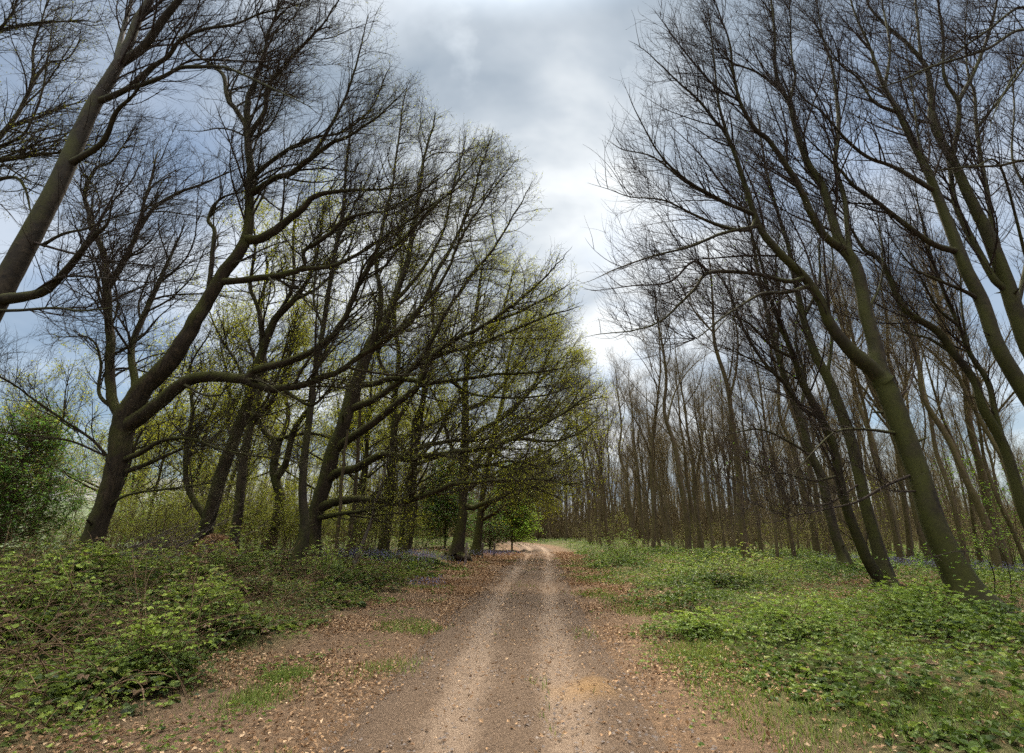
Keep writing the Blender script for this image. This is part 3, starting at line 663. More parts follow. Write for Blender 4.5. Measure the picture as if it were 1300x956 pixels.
hero('beech_tree', 'rightmost tall beech with straight ascending leaders at the upper right', 14.5, [
    ([(1500, 790, 50), (1455, 690, 44), (1410, 610, 38), (1355, 520, 32), (1312, 450, 28), (1292, 404, 26), (1275, 352, 25), (1256, 303, 22), (1238, 265, 19), (1221, 228, 17), (1208, 201, 16), (1194, 179, 15), (1183, 152, 13), (1183, 125, 11), (1178, 92, 9), (1169, 76, 8), (1148, 52, 6), (1110, 16, 4), (1096, -10, 3), (1070, -60, 2)], 1),
    ([(1276, 370, 13), (1263, 356, 12), (1243, 320, 12), (1224, 284, 12), (1212, 254, 11), (1206, 215, 8), (1196, 170, 5), (1178, 120, 3)], 1.2),
    ([(1274, 345, 10), (1266, 310, 10), (1259, 284, 9), (1254, 250, 8), (1246, 212, 8), (1240, 163, 7), (1237, 117, 6), (1230, 100, 5), (1225, 50, 3), (1228, 0, 2)], 1.8),
    ([(1222, 228, 11), (1210, 202, 9), (1216, 163, 8), (1216, 130, 8), (1199, 98, 6), (1198, 49, 5), (1191, 0, 4), (1188, -50, 2)], -1),
    ([(1216, 130, 6), (1237, 90, 6), (1256, 41, 5), (1266, 0, 4), (1272, -50, 2)], -.6),
    ([(1169, 78, 5), (1166, 40, 4.5), (1162, 0, 4), (1158, -50, 2)], 1),
    ([(1290, 400, 9), (1300, 350, 9), (1310, 290, 8), (1305, 220, 6), (1312, 150, 4), (1308, 80, 3)], 2),
    ([(1240, 165, 5), (1262, 135, 4), (1290, 100, 3), (1320, 60, 2)], -1),
    ([(1300, 330, 5), (1270, 211, 4), (1240, 211, 3.5), (1227, 211, 3), (1195, 216, 2)], -2),
    ([(1183, 155, 5), (1160, 150, 4), (1148, 120, 3), (1140, 90, 2)], -1),
    ([(1305, 240, 5), (1285, 200, 4), (1288, 130, 3), (1280, 60, 2)], 1),
], 'beech', 'R', (3.0, 5.6, 5.2), bias=(-.3, -.1, .8))

hero('beech_tree', 'slender twisting beech right of the big leaning beech, curving stems under the tall dark pair', 16.5, [
    ([(1352, 770, 30), (1325, 700, 24), (1300, 650, 19), (1276, 569, 17), (1248, 518, 15), (1237, 483, 13), (1210, 447, 12), (1189, 420, 12), (1156, 399, 11), (1140, 377, 10), (1126, 344, 9), (1115, 328, 8), (1096, 316, 6), (1080, 290, 4), (1060, 270, 2)], 1),
    ([(1290, 615, 11), (1265, 531, 11), (1254, 485, 10), (1232, 450, 8), (1218, 415, 8), (1197, 366, 7), (1183, 328, 6), (1178, 306, 5), (1165, 260, 3), (1160, 220, 2)], 1),
    ([(1215, 452, 5), (1180, 430, 4), (1150, 420, 3), (1142, 385, 2)], 1),
    ([(1230, 448, 5), (1222, 400, 4), (1220, 350, 3), (1225, 310, 2)], .5),
    ([(1218, 415, 5), (1190, 390, 4), (1165, 345, 3), (1150, 330, 2)], -.5),
], 'beech', 'R', (3.2, 5.6, 5.4), rmin=.004)

hero('beech_tree', 'beech outside the right edge sending long thin dark branches across the upper right corner', 9.5, [
    ([(1640, 800, 60), (1600, 600, 54), (1560, 400, 46), (1530, 250, 38), (1510, 100, 28), (1500, -50, 14)], 0),
    ([(1530, 260, 14), (1430, 120, 9), (1360, 65, 6), (1300, 38, 5), (1251, 63, 4.5), (1183, 84, 4), (1134, 106, 3), (1088, 120, 1.5)], -.5),
    ([(1540, 300, 14), (1420, 120, 8), (1350, 40, 6), (1300, 8, 5), (1251, 40, 4), (1205, 73, 3), (1172, 92, 2)], .6),
    ([(1545, 330, 12), (1420, 240, 8), (1350, 210, 6), (1300, 204, 5), (1270, 210, 4), (1227, 212, 3), (1196, 216, 1.5)], .6),
    ([(1350, 60, 5), (1310, 70, 4), (1285, 100, 3), (1260, 150, 2)], 0),
], 'beech', 'R', (2.4, 4.2, 4.8), bias=(-.6, 0, .5))
# ------------------------------------------------------------------ stands of slim trees (one of each kind, then copies)
def tree_proto(seed, kind, H, r0, dens, leaves=0, lean=.3, rmin=.0065, lsize=.09, lmat='leaf_oak', twig='twig_far', bmat='slim', nlimb=(5, 8), hmin=.38, cover=None):
    global rng
    old = rng; rng = np.random.default_rng(seed)
    k = 9; t = np.linspace(0, 1, k); w = np.cumsum(rng.normal(0, .16, (k, 2)), 0) * (H / 20); w -= w[0]
    Q = np.stack([w[:, 0] + lean * t ** 1.5 * 2, w[:, 1], t * H * .92], 1); Q[0, 2] = -.3
    Q = catmull(Q, 3); R = r0 * (1 - .9 * np.linspace(0, 1, len(Q)) ** 1.2) + .008
    R = R * (1 + .45 * np.exp(-np.maximum(Q[:, 2], 0) / .5))
    tr = MB(); S = 9; a = np.arange(S) * 2 * np.pi / S
    lob = 1 + .08 * np.cos(3 * a[None] + Q[:, 2:3]) + rng.normal(0, .02, (len(Q), S))
    tr.add(*tube_block(Q[None], R[None], S, lob[None]))
    par = [(Q[None][:, int(len(Q) * .35):], R[None][:, int(len(R) * .35):])]
    n = rng.integers(*nlimb); hs = np.sort(rng.uniform(hmin, .85, n)); lb = []
    for h in hs:
        i = int(h * (len(Q) - 1)); az = rng.uniform(0, 6.28); el = RAD(rng.uniform(45, 68)) if kind == 'beech' else RAD(rng.uniform(20, 55))
        D = np.array([[math.cos(az) * math.cos(el), math.sin(az) * math.cos(el), math.sin(el)]])
        P, RR = grow(Q[i][None], D, np.array([H * (1 - h) * rng.uniform(.6, .95)]), np.array([R[i] * rng.uniform(.4, .65)]), 12, .10 if kind == 'beech' else .2, np.array([0, 0, 1.]), .06, .15)
        tr.add(*tube_block(P, RR, 6)); lb.append((P, RR))
    par += lb; mb = MB(); tips = None; prev = par
    cs = cfgs(kind, (0, 0, .8), rmin)
    for c in cs: c['rmin'] = max(c['rmin'], rmin); c['rmax'] = max(c['rmax'], rmin * 1.2); c['K'] = max(3, c['K'] - 2)
    for l in range(len(dens)):
        out = spawn(prev, dens[l], cs[l], keep_all); P, RR = out; mb.add(*tube_block(P, RR, (4, 3, 3)[l]))
        prev = [(P, RR)] + (lb if l == 0 else []); tips = P
    name = 'beech_tree' if kind == 'beech' else 'oak_tree'
    root = empty(name, (0, 0, 0)); tr.build('trunk', M[bmat], root); cr = mb.build('crown', M[twig], root)
    if leaves:
        n = int(len(tips) * leaves); i = rng.integers(0, len(tips), n); kk = rng.integers(1, tips.shape[1], n)
        pos = tips[i, kk] + rng.normal(0, .08, (n, 3))
        lv = MB(); lv.add(*leaf_block(pos, rdir(n), rdir(n), lsize * rng.uniform(.6, 1.4, n), .6)); lv.build('leaves', M[lmat], cr, smooth=False)
    rng = old
    return root

beeches = [tree_proto(100 + i, 'beech', h, r, (1.15, 2.3, 2.1), lean=ln) for i, (h, r, ln) in enumerate([(21, .19, .3), (19, .12, .7), (23, .22, -.2), (17, .10, .4), (20, .15, -.6), (22, .17, 1.1)])]
oaks = [tree_proto(200 + i, 'oak', h, r, (1.4, 2.6, 2.5), leaves=2.2, lean=ln, rmin=.0065, lsize=.12, bmat='oak', twig='twig_oak', nlimb=(7, 10), hmin=.25) for i, (h, r, ln) in enumerate([(15, .14, .6), (14, .11, -.4), (16, .17, .8)])]
used = set()
def place(protos, x, y, sc, label, group, rz=None, zs=1.0):
    p = protos[random.randrange(len(protos))]
    if p.name in used: o = copy_tree(p)
    else: o = p; used.add(p.name)
    o.location = (x, y, float(height(x, y)) - .05); o.rotation_euler = (RAD(random.uniform(-2, 2)), RAD(random.uniform(-2, 2)), random.uniform(0, 6.28) if rz is None else rz)
    o.scale = (sc, sc, sc * zs); tag(o, label, 'tree', group)
    return o
def gpos(px, py, Y):
    """ground point seen at column px at distance Y"""
    P, t = unproj(px, py, Y); return P[0]

taken = []
def free(x, y, d):
    for a, b in taken:
        if (a - x) ** 2 + (b - y) ** 2 < d * d: return False
    taken.append((x, y)); return True

# the nearest ranks of slim beeches on the right, where their feet are seen
near = [(872, 38, .95), (893, 42, 1.0), (906, 40, .85), (947, 33, 1.1), (920, 46, .9), (838, 52, .9), (818, 58, 1.0), (802, 62, 1.0), (778, 70, 1.1), (760, 74, 1.0),
        (966, 38, .8), (985, 30, .75), (1008, 34, .9), (1035, 36, .9), (1052, 40, 1.0), (1098, 33, .85), (1140, 30, .9), (1152, 34, 1.0), (1180, 28, .9), (1206, 31, 1.0), (1222, 26, .8),
        (1240, 30, 1.0), (1258, 24, .75), (1275, 28, .95), (1300, 25, .9), (1330, 24, 1.), (1125, 38, 1.0), (930, 52, 1.), (856, 60, 1.), (884, 56, .95)]
for px, Y, s in near:
    x = gpos(px, 700, Y); taken.append((x, Y))
    place(beeches, x, Y, s, 'slim bare beech in the near ranks right of the track, behind the mossy beeches', 'slim beeches in the near ranks right of the track')
n = 0
for _ in range(4000):
    if n >= 130: break
    y = random.uniform(40, 105); x = random.uniform(xc(y) + 6.0, min(85, .98 * y + 6))
    px, py = proj(np.array([x, y, 0.])) 
    if px > 1340 or not free(x, y, 2.3): continue
    place(beeches, x, y, random.uniform(.6, 1.15), 'distant bare beech deep in the crowded wood right of the track', 'distant beeches deep in the right-hand wood'); n += 1
# the wood closing the far end of the ride
n = 0
for _ in range(800):
    if n >= 34: break
    y = random.uniform(86, 112); x = random.uniform(-8, xc(y) + 14)
    if abs(x - xc(y)) < 2.5 or not free(x, y, 2.0): continue
    place(beeches, x, y, random.uniform(.6, .85), 'bare beech closing the far end of the ride where the track bends away', 'beeches at the far end of the ride'); n += 1
# left: oaks behind the big ones
n = 0
for _ in range(2500):
    if n >= 42: break
    y = random.uniform(31, 88); x = random.uniform(-.98 * y - 6, xc(y) - 7.5)
    px, py = proj(np.array([x, y, 0.]))
    if px < -60 or px > 640 or not free(x, y, 2.9): continue
    if 45 < px < 110: continue
    place(oaks, x, y, random.uniform(.75, 1.15), 'crooked oak in thin young leaf deep in the wood left of the track', 'oaks deep in the left-hand wood'); n += 1

# ------------------------------------------------------------------ understorey bushes
def bush_proto(seed, H, W, nst, nl, lsize, lmat, name, conical=False, core=0.0, stemmat='twig_far'):
    global rng
    old = rng; rng = np.random.default_rng(seed)
    root = empty(name, (0, 0, 0)); st = MB(); lv = MB()
    az = rng.uniform(0, 6.28, nst); el = np.radians(rng.uniform(50, 85, nst))
    if conical:
        P0 = np.zeros((nst, 3)); P0[:, 2] = rng.uniform(.1, .9, nst) * H; D = np.stack([np.cos(az), np.sin(az), rng.uniform(-.1, .5, nst)], 1)
        L = W * .55 * (1.08 - P0[:, 2] / H) * rng.uniform(.7, 1.15, nst)
        P, R = grow(P0, D, L, np.full(nst, .02), 5, .2, np.array([0, 0, 1.]), .05)
        Q = np.stack([np.zeros(6), np.zeros(6), np.linspace(-.2, H, 6)], 1)[None]; st.add(*tube_block(Q, np.linspace(.10, .01, 6)[None], 7))
    else:
        P0 = np.stack([np.cos(az) * W * .12, np.sin(az) * W * .12, np.full(nst, -.1)], 1); D = np.stack([np.cos(az) * np.cos(el), np.sin(az) * np.cos(el), np.sin(el)], 1)
        P, R = grow(P0, D, H * rng.uniform(.6, 1.1, nst), np.full(nst, .022), 7, .2, np.array([0, 0, 1.]), .02)
    st.add(*tube_block(P, R, 4))
    c = dict(rr=(.4, .7), rmin=.006, rmax=.012, lk=30, ang=(30, 65), bias=(0, 0, .3), K=4, wig=.25, trop=(0, 0, 1.), tw=.02, start=.15)
    P2, R2 = spawn([(P, R)], 5 if not conical else 8, c, keep_all); st.add(*tube_block(P2, R2, 3))
    i = rng.integers(0, len(P2), nl); k = rng.integers(1, P2.shape[1], nl); pos = P2[i, k] + rng.normal(0, .10, (nl, 3))
    d = rdir(nl); d[:, 2] *= .4; nr = rdir(nl) * .6 + np.array([0, 0, 1.])
    lv.add(*leaf_block(pos, d, nr, lsize * rng.uniform(.6, 1.4, nl), .6))
    st.build('stems', M[stemmat], root); lv.build('foliage', M[lmat], root, smooth=False)
    rng = old; return root
hazels = [bush_proto(300 + i, h, w, 11, nl, .11, 'leaf_under', 'understorey_bush') for i, (h, w, nl) in enumerate([(4.2, 3, 1500), (3.2, 3, 1300), (5.2, 3, 1900)])]
def putbush(protos, x, y, sc, label, cat, group, zs=1.):
    o = place(protos, x, y, sc, label, group, zs=zs); o['category'] = cat; return o
n = 0
for _ in range(2000):
    if n >= 100: break
    y = random.uniform(26, 80); x = random.uniform(-.95 * y, xc(y) - 8)
    px, py = proj(np.array([x, y, 0.]))
    if px < 130 or px > 640 or not free(x, y, 1.5): continue
    putbush(hazels, x, y, random.uniform(.7, 1.3), 'yellow-green bush of the thin understorey beneath the left-hand oaks', 'bush', 'understorey bushes under the left-hand oaks'); n += 1
for px, Y, sc in [(48, 40, .9), (66, 55, 1.1), (84, 48, .8), (102, 58, 1.0), (30, 52, 1.0), (118, 44, .8)]:
    x = gpos(px, 690, Y); putbush(hazels, x, Y, sc, 'yellow-green hedge bush before the pale far field at the left', 'bush', 'hedge bushes before the far field', zs=.7)
twiggy = [bush_proto(330 + i, h, 3, 14, nl, .07, 'leaf_under', 'undergrowth_bush') for i, (h, nl) in enumerate([(2.6, 420), (3.4, 300)])]
n = 0
for _ in range(2000):
    if n >= 60: break
    y = random.uniform(34, 90); x = random.uniform(xc(y) + 6, .95 * y)
    px, py = proj(np.array([x, y, 0.]))
    if px > 1330 or not free(x, y, 1.0): continue
    putbush(twiggy, x, y, random.uniform(.6, 1.2), 'low twiggy bush in sparse small leaf among the right-hand beech trunks', 'bush', 'twiggy bushes among the right-hand beeches'); n += 1
# named evergreens
ev = bush_proto(350, 8.5, 6.0, 300, 11000, .21, 'leaf_lime', 'evergreen_tree', True); x = gpos(650, 690, 52); ev.location = (x, 52, float(height(x, 52)) - .1)
tag(ev, 'bright green dense young tree where the track bends out of sight', 'tree')
ev = bush_proto(351, 8.5, 7.0, 280, 9000, .19, 'leaf_holly', 'holly_tree', True); x = gpos(565, 690, 45); ev.location = (x, 45, float(height(x, 45)) - .1)
tag(ev, 'dark green holly in the shade behind the oak by the wooden posts', 'tree')
ev = bush_proto(354, 5.0, 4.2, 160, 4000, .12, 'leaf_holly', 'holly_tree', True); x = gpos(622, 690, 48); ev.location = (x, 48, float(height(x, 48)) - .1)
tag(ev, 'low dark holly just left of the bright green young tree', 'tree')
ev = bush_proto(352, 6.4, 4.8, 280, 9000, .13, 'leaf_holly', 'holly_tree', True); x = gpos(-4, 690, 20); ev.location = (x, 20, float(height(x, 20)) - .1)
tag(ev, 'dense green bushy tree at the left edge of the view', 'tree')
ev = bush_proto(353, 6.5, 3.6, 10, 1500, .09, 'leaf_green', 'hawthorn_tree'); x = gpos(70, 690, 25); ev.location = (x, 25, float(height(x, 25)) - .1)
tag(ev, 'airy fresh green sapling between the dense bushy tree and the largest oak', 'tree')
for k, (px, Y, zs, lb) in enumerate([(1120, 44, 1.0, 'young tree in thin pale leaf seen just left of the big leaning beech'), (800, 66, .8, 'low leafy young tree at the foot of the farthest right-hand ranks'), (1010, 52, .7, 'small leafy young tree between the twin-stemmed beech and the scrubby bush')]):
    ev = bush_proto(360 + k, 6.5 * zs, 4.5, 9, 700, .13, 'leaf_under', 'beech_sapling'); x = gpos(px, 690, Y); ev.location = (x, Y, float(height(x, Y)) - .1); tag(ev, lb, 'tree')
ev = bush_proto(355, 7.5, 4.5, 12, 1300, .12, 'leaf_green', 'beech_sapling'); x = gpos(1268, 690, 27); ev.location = (x, 27, float(height(x, 27)) - .1)
tag(ev, 'young beech in pale fresh leaf beyond the big leaning beech at the right', 'tree')

# the leafy shoots beside the big leaning beech
def shoot(name, label, pts, Y, nl):
    P = np.array([unproj(px, py, Y + dy)[0] for px, py, dy in pts]); root = empty(name, P[0]); tag(root, label, 'sapling')
    Q = catmull(P, 4); R = np.linspace(.012, .004, len(Q)); st = MB(); st.add(*tube_block(Q[None], R[None], 5))
    c = dict(rr=(.4, .7), rmin=.003, rmax=.006, lk=30, ang=(30, 60), bias=(0, 0, -.1), K=4, wig=.15, trop=(1, 0, 0), tw=.02, start=.3)
    P2, R2 = spawn([(Q[None], R[None])], 9, c, keep_all); st.add(*tube_block(P2, R2, 3)); st.build('stems', M['twig_beech'], root, loc=P[0])
    i = rng.integers(0, len(P2), nl); k = rng.integers(1, P2.shape[1], nl); pos = P2[i, k] + rng.normal(0, .02, (nl, 3)); d = rdir(nl); d[:, 2] *= .3
    lv = MB(); lv.add(*leaf_block(pos, d, np.array([0, 0, 1.]) + rdir(nl) * .4, .055 * rng.uniform(.6, 1.3, nl), .6, fine=True)); lv.build('foliage', M['leaf_green'], root, loc=P[0])
g0 = 745
shoot('beech_sapling', 'arching sapling with bright leaves crossing in front of the big leaning beech foot', [(1262, 772, 0), (1262, 730, -.2), (1248, 705, -.6), (1215, 700, -1.2), (1180, 708, -1.7), (1140, 712, -2.0)], 12.4, 150)
shoot('beech_sapling', 'thin leafy sapling right of the big leaning beech, leaning towards the right edge', [(1285, 768, 0), (1280, 720, 0), (1262, 690, -.2), (1230, 684, -.4), (1205, 690, -.6)], 13.0, 130)
shoot('beech_sapling', 'wispy sapling with scattered leaves at the right edge beneath the curving stems', [(1315, 772, 0), (1312, 715, 0), (1300, 682, 0), (1270, 676, -.2), (1245, 684, -.4)], 13.6, 120)

# ------------------------------------------------------------------ leaning poles, posts, dead wood
def pole(name, label, cat, pts, Y, mat, r0w, group=None):
    P = []; R = []
    for i, (px, py) in enumerate(pts):
        q, t = unproj(px, py, Y); P.append(q); R.append(.5 * r0w * t / F * (1 - .5 * i / len(pts)))
    P[0][2] = min(P[0][2], float(height(P[0][0], P[0][1])) - .1)
    Q = catmull(np.array(P), 4); mb = MB(); Q[1:] += rng.normal(0, .025, (len(Q) - 1, 3)); mb.add(*tube_block(Q[None], np.interp(np.linspace(0, len(R) - 1, len(Q)), range(len(R)), R)[None], 7))
    o = mb.build(name, mat, None, loc=P[0]); o.location = P[0]; tag(o, label, cat, group); return o
pole('leaning_pole', 'thin dead stem leaning up to the right beneath the low mossy limbs', 'dead stem', [(446, 716), (471, 662), (484, 615), (493, 583)], 21, M['dead'], 5)
pole('leaning_pole', 'thin upright dead stem just right of the many-limbed oak trunk', 'dead stem', [(428, 706), (432, 640), (436, 585), (442, 545)], 21.5, M['slim'], 5)
pole('leaning_pole', 'pale dead stem slanting behind the many-limbed oak, second from its trunk', 'dead stem', [(440, 700), (450, 640), (455, 560), (456, 500)], 24, M['slim'], 6)
def post(px, Y, h, r, label):
    x = gpos(px, 700, Y); z = float(height(x, Y)); k = 8
    Q = np.stack([np.linspace(0, .05, k), np.zeros(k), np.linspace(-.3, h, k)], 1); R = np.full(k, r) * (1 + rng.normal(0, .03, k)); 
    Q = np.vstack([Q, Q[-1] + [0, 0, .015], Q[-1] + [0, 0, .02]]); R = np.append(R, [r * .8, .004])
    mb = MB(); mb.add(*tube_block(Q[None], R[None], 10)); o = mb.build('wooden_post', M['dead'], None); o.location = (x, Y, z); tag(o, label, 'post', 'wooden posts on the left verge')
post(591, 31.5, 1.15, .075, 'weathered wooden post right against the sturdy oak at the track edge')
post(627, 40, .95, .08, 'short wooden post farther along, before the low dark holly')
post(612, 37, 1.0, .07, 'middle one of three weathered wooden posts beside the left verge')
# brushwood behind the biggest oak
root = empty('brushwood_pile', (0, 0, 0)); tag(root, 'grey heap of dead brushwood slanting behind the largest oak', 'brushwood')
b0, t = unproj(215, 690, 19.5); b0[2] = float(height(b0[0], b0[1])); root.location = b0
for k in range(26):
    a = rng.uniform(-.5, .6); s = np.array([rng.uniform(-2.6, 1.0), rng.uniform(-.9, .9), rng.uniform(.0, .8)]); Ln = rng.uniform(1.6, 3.6)
    d = np.array([.85, rng.uniform(-.3, .3), .38 + a * .4]); P, R = grow(s[None], d[None], np.array([Ln]), np.array([rng.uniform(.012, .035)]), 9, .1, np.array([0, 0, 1.]), -.02)
    mb = MB(); mb.add(*tube_block(P, R, 6)); P2, R2 = spawn([(P, R)], 2.2, dict(rr=(.4, .6), rmin=.006, rmax=.012, lk=26, ang=(25, 55), bias=(0, 0, .4), K=5, wig=.15, trop=(0, 0, 1), tw=.02), keep_all)
    mb.add(*tube_block(P2, R2, 6)); mb.build('branch', M['dead'], root)

# ------------------------------------------------------------------ ground, track, far field
GX = np.concatenate([np.linspace(-620, -60, 30)[:-1], np.linspace(-60, -18, 60)[:-1], np.linspace(-18, 22, 190)[:-1], np.linspace(22, 70, 60)[:-1], np.linspace(70, 620, 30)])
GY = np.concatenate([np.linspace(-60, 2, 24)[:-1], np.linspace(2, 40, 190)[:-1], np.linspace(40, 120, 140)[:-1], np.linspace(120, 900, 40)])
gx, gy = np.meshgrid(GX, GY)
u = gx - xc(gy)
gz = height(gx, gy)
trk = sstep(2.2, 1.5, np.abs(u + .1)) * (gy < 112); gz = gz - .12 * trk
n0, n1 = gx.shape; idx = np.arange(n0 * n1).reshape(n0, n1)
q = np.stack([idx[:-1, :-1], idx[:-1, 1:], idx[1:, 1:], idx[1:, :-1]], -1).reshape(-1, 4)
green = np.maximum(sstep(-3.6, -5.4, u), sstep(2.4, 3.6, u)); green = np.clip(green, 0, 1)
green = green * (1 - .8 * sstep(9, 14, u) * sstep(30, 16, gy))
mb = MB(); mb.add(np.stack([gx, gy, gz], -1), q, green); tag(mb.build('ground', M['ground'], None), kind='structure')

ty = np.concatenate([np.linspace(-6, 40, 420)[:-1], np.linspace(40, 112, 260)]); tu = np.linspace(-1.95, 1.75, 84)
uu, yy = np.meshgrid(tu, ty); xx = uu + xc(yy)
rs = np.interp(yy, [0, 7, 18, 50, 90], [.58, .60, .78, .74, .7])
rut = np.exp(-((np.abs(uu + .02) - rs) / (.31 + .05 * vnoise(yy, yy * .3, .9, 14))) ** 2)
prof = .07 - .095 * rut + .020 * vnoise(xx, yy, 2.2, 11) + .013 * vnoise(xx, yy, 6, 12) + .008 * vnoise(xx, yy, 13, 15) + .006 * rng.normal(0, 1, uu.shape)
edge = np.maximum(sstep(1.1, 1.8, np.abs(uu + .1 + .15 * vnoise(yy, yy * .3, 1.3, 13))), sstep(1.45, 1.7, np.abs(uu + .1)))
zz = height(xx, yy) + prof * (1 - edge) - .10 * edge - .012
wear = np.clip(rut * 1.05 + .10 * np.exp(-(uu / .9) ** 2) * 0, 0, 1) * np.interp(yy, [0, 60, 90], [1, 1, .8])
idx = np.arange(uu.size).reshape(uu.shape); q = np.stack([idx[:-1, :-1], idx[:-1, 1:], idx[1:, 1:], idx[1:, :-1]], -1).reshape(-1, 4)
mb = MB(); mb.add(np.stack([xx, yy, zz], -1), q, wear); tag(mb.build('track', M['track'], None), kind='structure')
def surf(x, y):
    """height of what one walks on"""
    u = x - xc(y); return height(x, y) + .03 * sstep(1.7, 1.1, np.abs(u)) - .05 * np.exp(-((np.abs(u) - np.interp(y, [0, 7, 18, 50], [.58, .60, .78, .74])) / .28) ** 2)

# pale field and rise seen beyond the left edge of the wood
fs, fy = np.meshgrid(np.linspace(-1.25, -.60, 60), np.linspace(44, 420, 90)); fx = fs * fy; fz = height(fx, fy) + .12 + 13 * sstep(70, 330, fy) + 1.2 * vnoise(fx, fy, .02, 31) * sstep(60, 120, fy)
idx = np.arange(fx.size).reshape(fx.shape); q = np.stack([idx[:-1, :-1], idx[:-1, 1:], idx[1:, 1:], idx[1:, :-1]], -1).reshape(-1, 4)
mb = MB(); mb.add(np.stack([fx, fy, fz], -1), q); tag(mb.build('field', M['field'], None), kind='structure')

hs, hy = np.meshgrid(np.linspace(-1.5, -.45, 60), np.linspace(400, 760, 30)); hx = hs * hy; hz = height(hx, hy) + 8 + 44 * sstep(400, 640, hy) + 3 * vnoise(hx, hy, .02, 33) + 1.2 * vnoise(hx, hy, .12, 34)
idx = np.arange(hx.size).reshape(hx.shape); q = np.stack([idx[:-1, :-1], idx[:-1, 1:], idx[1:, 1:], idx[1:, :-1]], -1).reshape(-1, 4)
mb = MB(); mb.add(np.stack([hx, hy, hz], -1), q); tag(mb.build('hill', M['hill'], None), kind='structure')
# ------------------------------------------------------------------ far wood that reads as one mass
mb = MB()
n = 900; y = rng.uniform(100, 190, n); x = rng.uniform(-.3, 1.15, n) * y
ok = np.abs(x - xc(y)) > 1; x = x[ok]; y = y[ok]; n = len(x)
x2 = rng.uniform(-1.1, 0, 330); y2 = rng.uniform(88, 175, 330); x2 = x2 * y2; o2 = ~((x2 / y2 < -.62) & (x2 / y2 > -.95)); x = np.append(x, x2[o2]); y = np.append(y, y2[o2]); n = len(x)
z = height(x, y); H = rng.uniform(13, 21, n)
D = np.tile([0, 0, 1.], (n, 1)); P, R = grow(np.stack([x, y, z - .3], 1), D, H, rng.uniform(.12, .26, n), 7, .05, np.array([0, 0, 1.]), .1, .1); mb.add(*tube_block(P, R, 5))
c = cfgs('beech', (0, 0, .7), .02); c[0].update(rmin=.03, rmax=.08, lk=26, K=5, start=.25); c[1].update(rmin=.017, rmax=.03, lk=30, K=4)
P1, R1 = spawn([(P, R)], .95, c[0], keep_all); mb.add(*tube_block(P1, R1, 3)); P2, R2 = spawn([(P1, R1)], 1.5, c[1], keep_all); mb.add(*tube_block(P2, R2, 3))
nb = 2300; yb = rng.uniform(92, 185, nb); xb = rng.uniform(-.98, 1.1, nb) * yb; okb = ~((xb / yb < -.60) & (xb / yb > -.95)) & (np.abs(xb - xc(yb)) > 2.2) & ~((xb / yb < -.95)); xb, yb = xb[okb], yb[okb]; nb = len(xb)
a = rng.uniform(0, 6.28, (nb, 9)); X0 = np.repeat(np.stack([xb, yb, height(xb, yb) - .2], 1), 9, 0); Db = np.stack([np.cos(a).ravel() * .45, np.sin(a).ravel() * .45, np.ones(nb * 9)], 1)
Pb, Rb = grow(X0, Db, rng.uniform(3, 9.5, nb * 9), np.full(nb * 9, .05), 4, .15, np.array([0, 0, 1.]), 0, .3); mb.add(*tube_block(Pb, Rb, 3))
cb = dict(c[1]); cb.update(rmin=.02, rmax=.04, lk=22, K=3); Pc, Rc = spawn([(Pb, Rb)], 1.1, cb, keep_all); mb.add(*tube_block(Pc, Rc, 3))
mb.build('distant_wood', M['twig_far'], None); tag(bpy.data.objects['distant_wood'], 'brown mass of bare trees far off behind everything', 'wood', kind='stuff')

# ------------------------------------------------------------------ low growth
def frame_ok(x, y, z=0, m=200):
    px, py = proj(np.stack([x, y, height(x, y) + z], -1)); return (px > -m) & (px < 1300 + m) & (py < 1000 + m) & (y > 3.6)
def leafset(n, x, y, z, size, tint=None, flat=.55, tri=True, fine=True):
    """trifoliate sprays of leaflets"""
    a = rng.uniform(0, 6.28, len(x)); el = rng.uniform(-.35, .6, len(x)); up = nrm(np.stack([rng.normal(0, flat, len(x)), rng.normal(0, flat, len(x)), np.ones(len(x))], 1))
    P, Dd, Nn, S, T = [], [], [], [], []
    tt = rng.random(len(x)) if tint is None else tint
    for o, s in ((0, 1.15), (1.15, .9), (-1.15, .9)):
        d = np.stack([np.cos(a + o) * np.cos(el), np.sin(a + o) * np.cos(el), np.sin(el)], 1); P.append(np.stack([x, y, z], 1) + d * .008); Dd.append(d); Nn.append(up); S.append(size * s * rng.uniform(.75, 1.25, len(x))); T.append(np.clip(tt + rng.normal(0, .07, len(x)), 0, 1))
    return leaf_block(np.concatenate(P), np.concatenate(Dd), np.concatenate(Nn), np.concatenate(S), .68, .22, fine, np.concatenate(T))
def field_pts(n, x0, x1, y0, y1, dens):
    x = rng.uniform(x0, x1, n); y = y0 + (y1 - y0) * rng.random(n) ** 1.0
    ok = frame_ok(x, y, .4) & (rng.random(n) < dens(x, y)); return x[ok], y[ok]

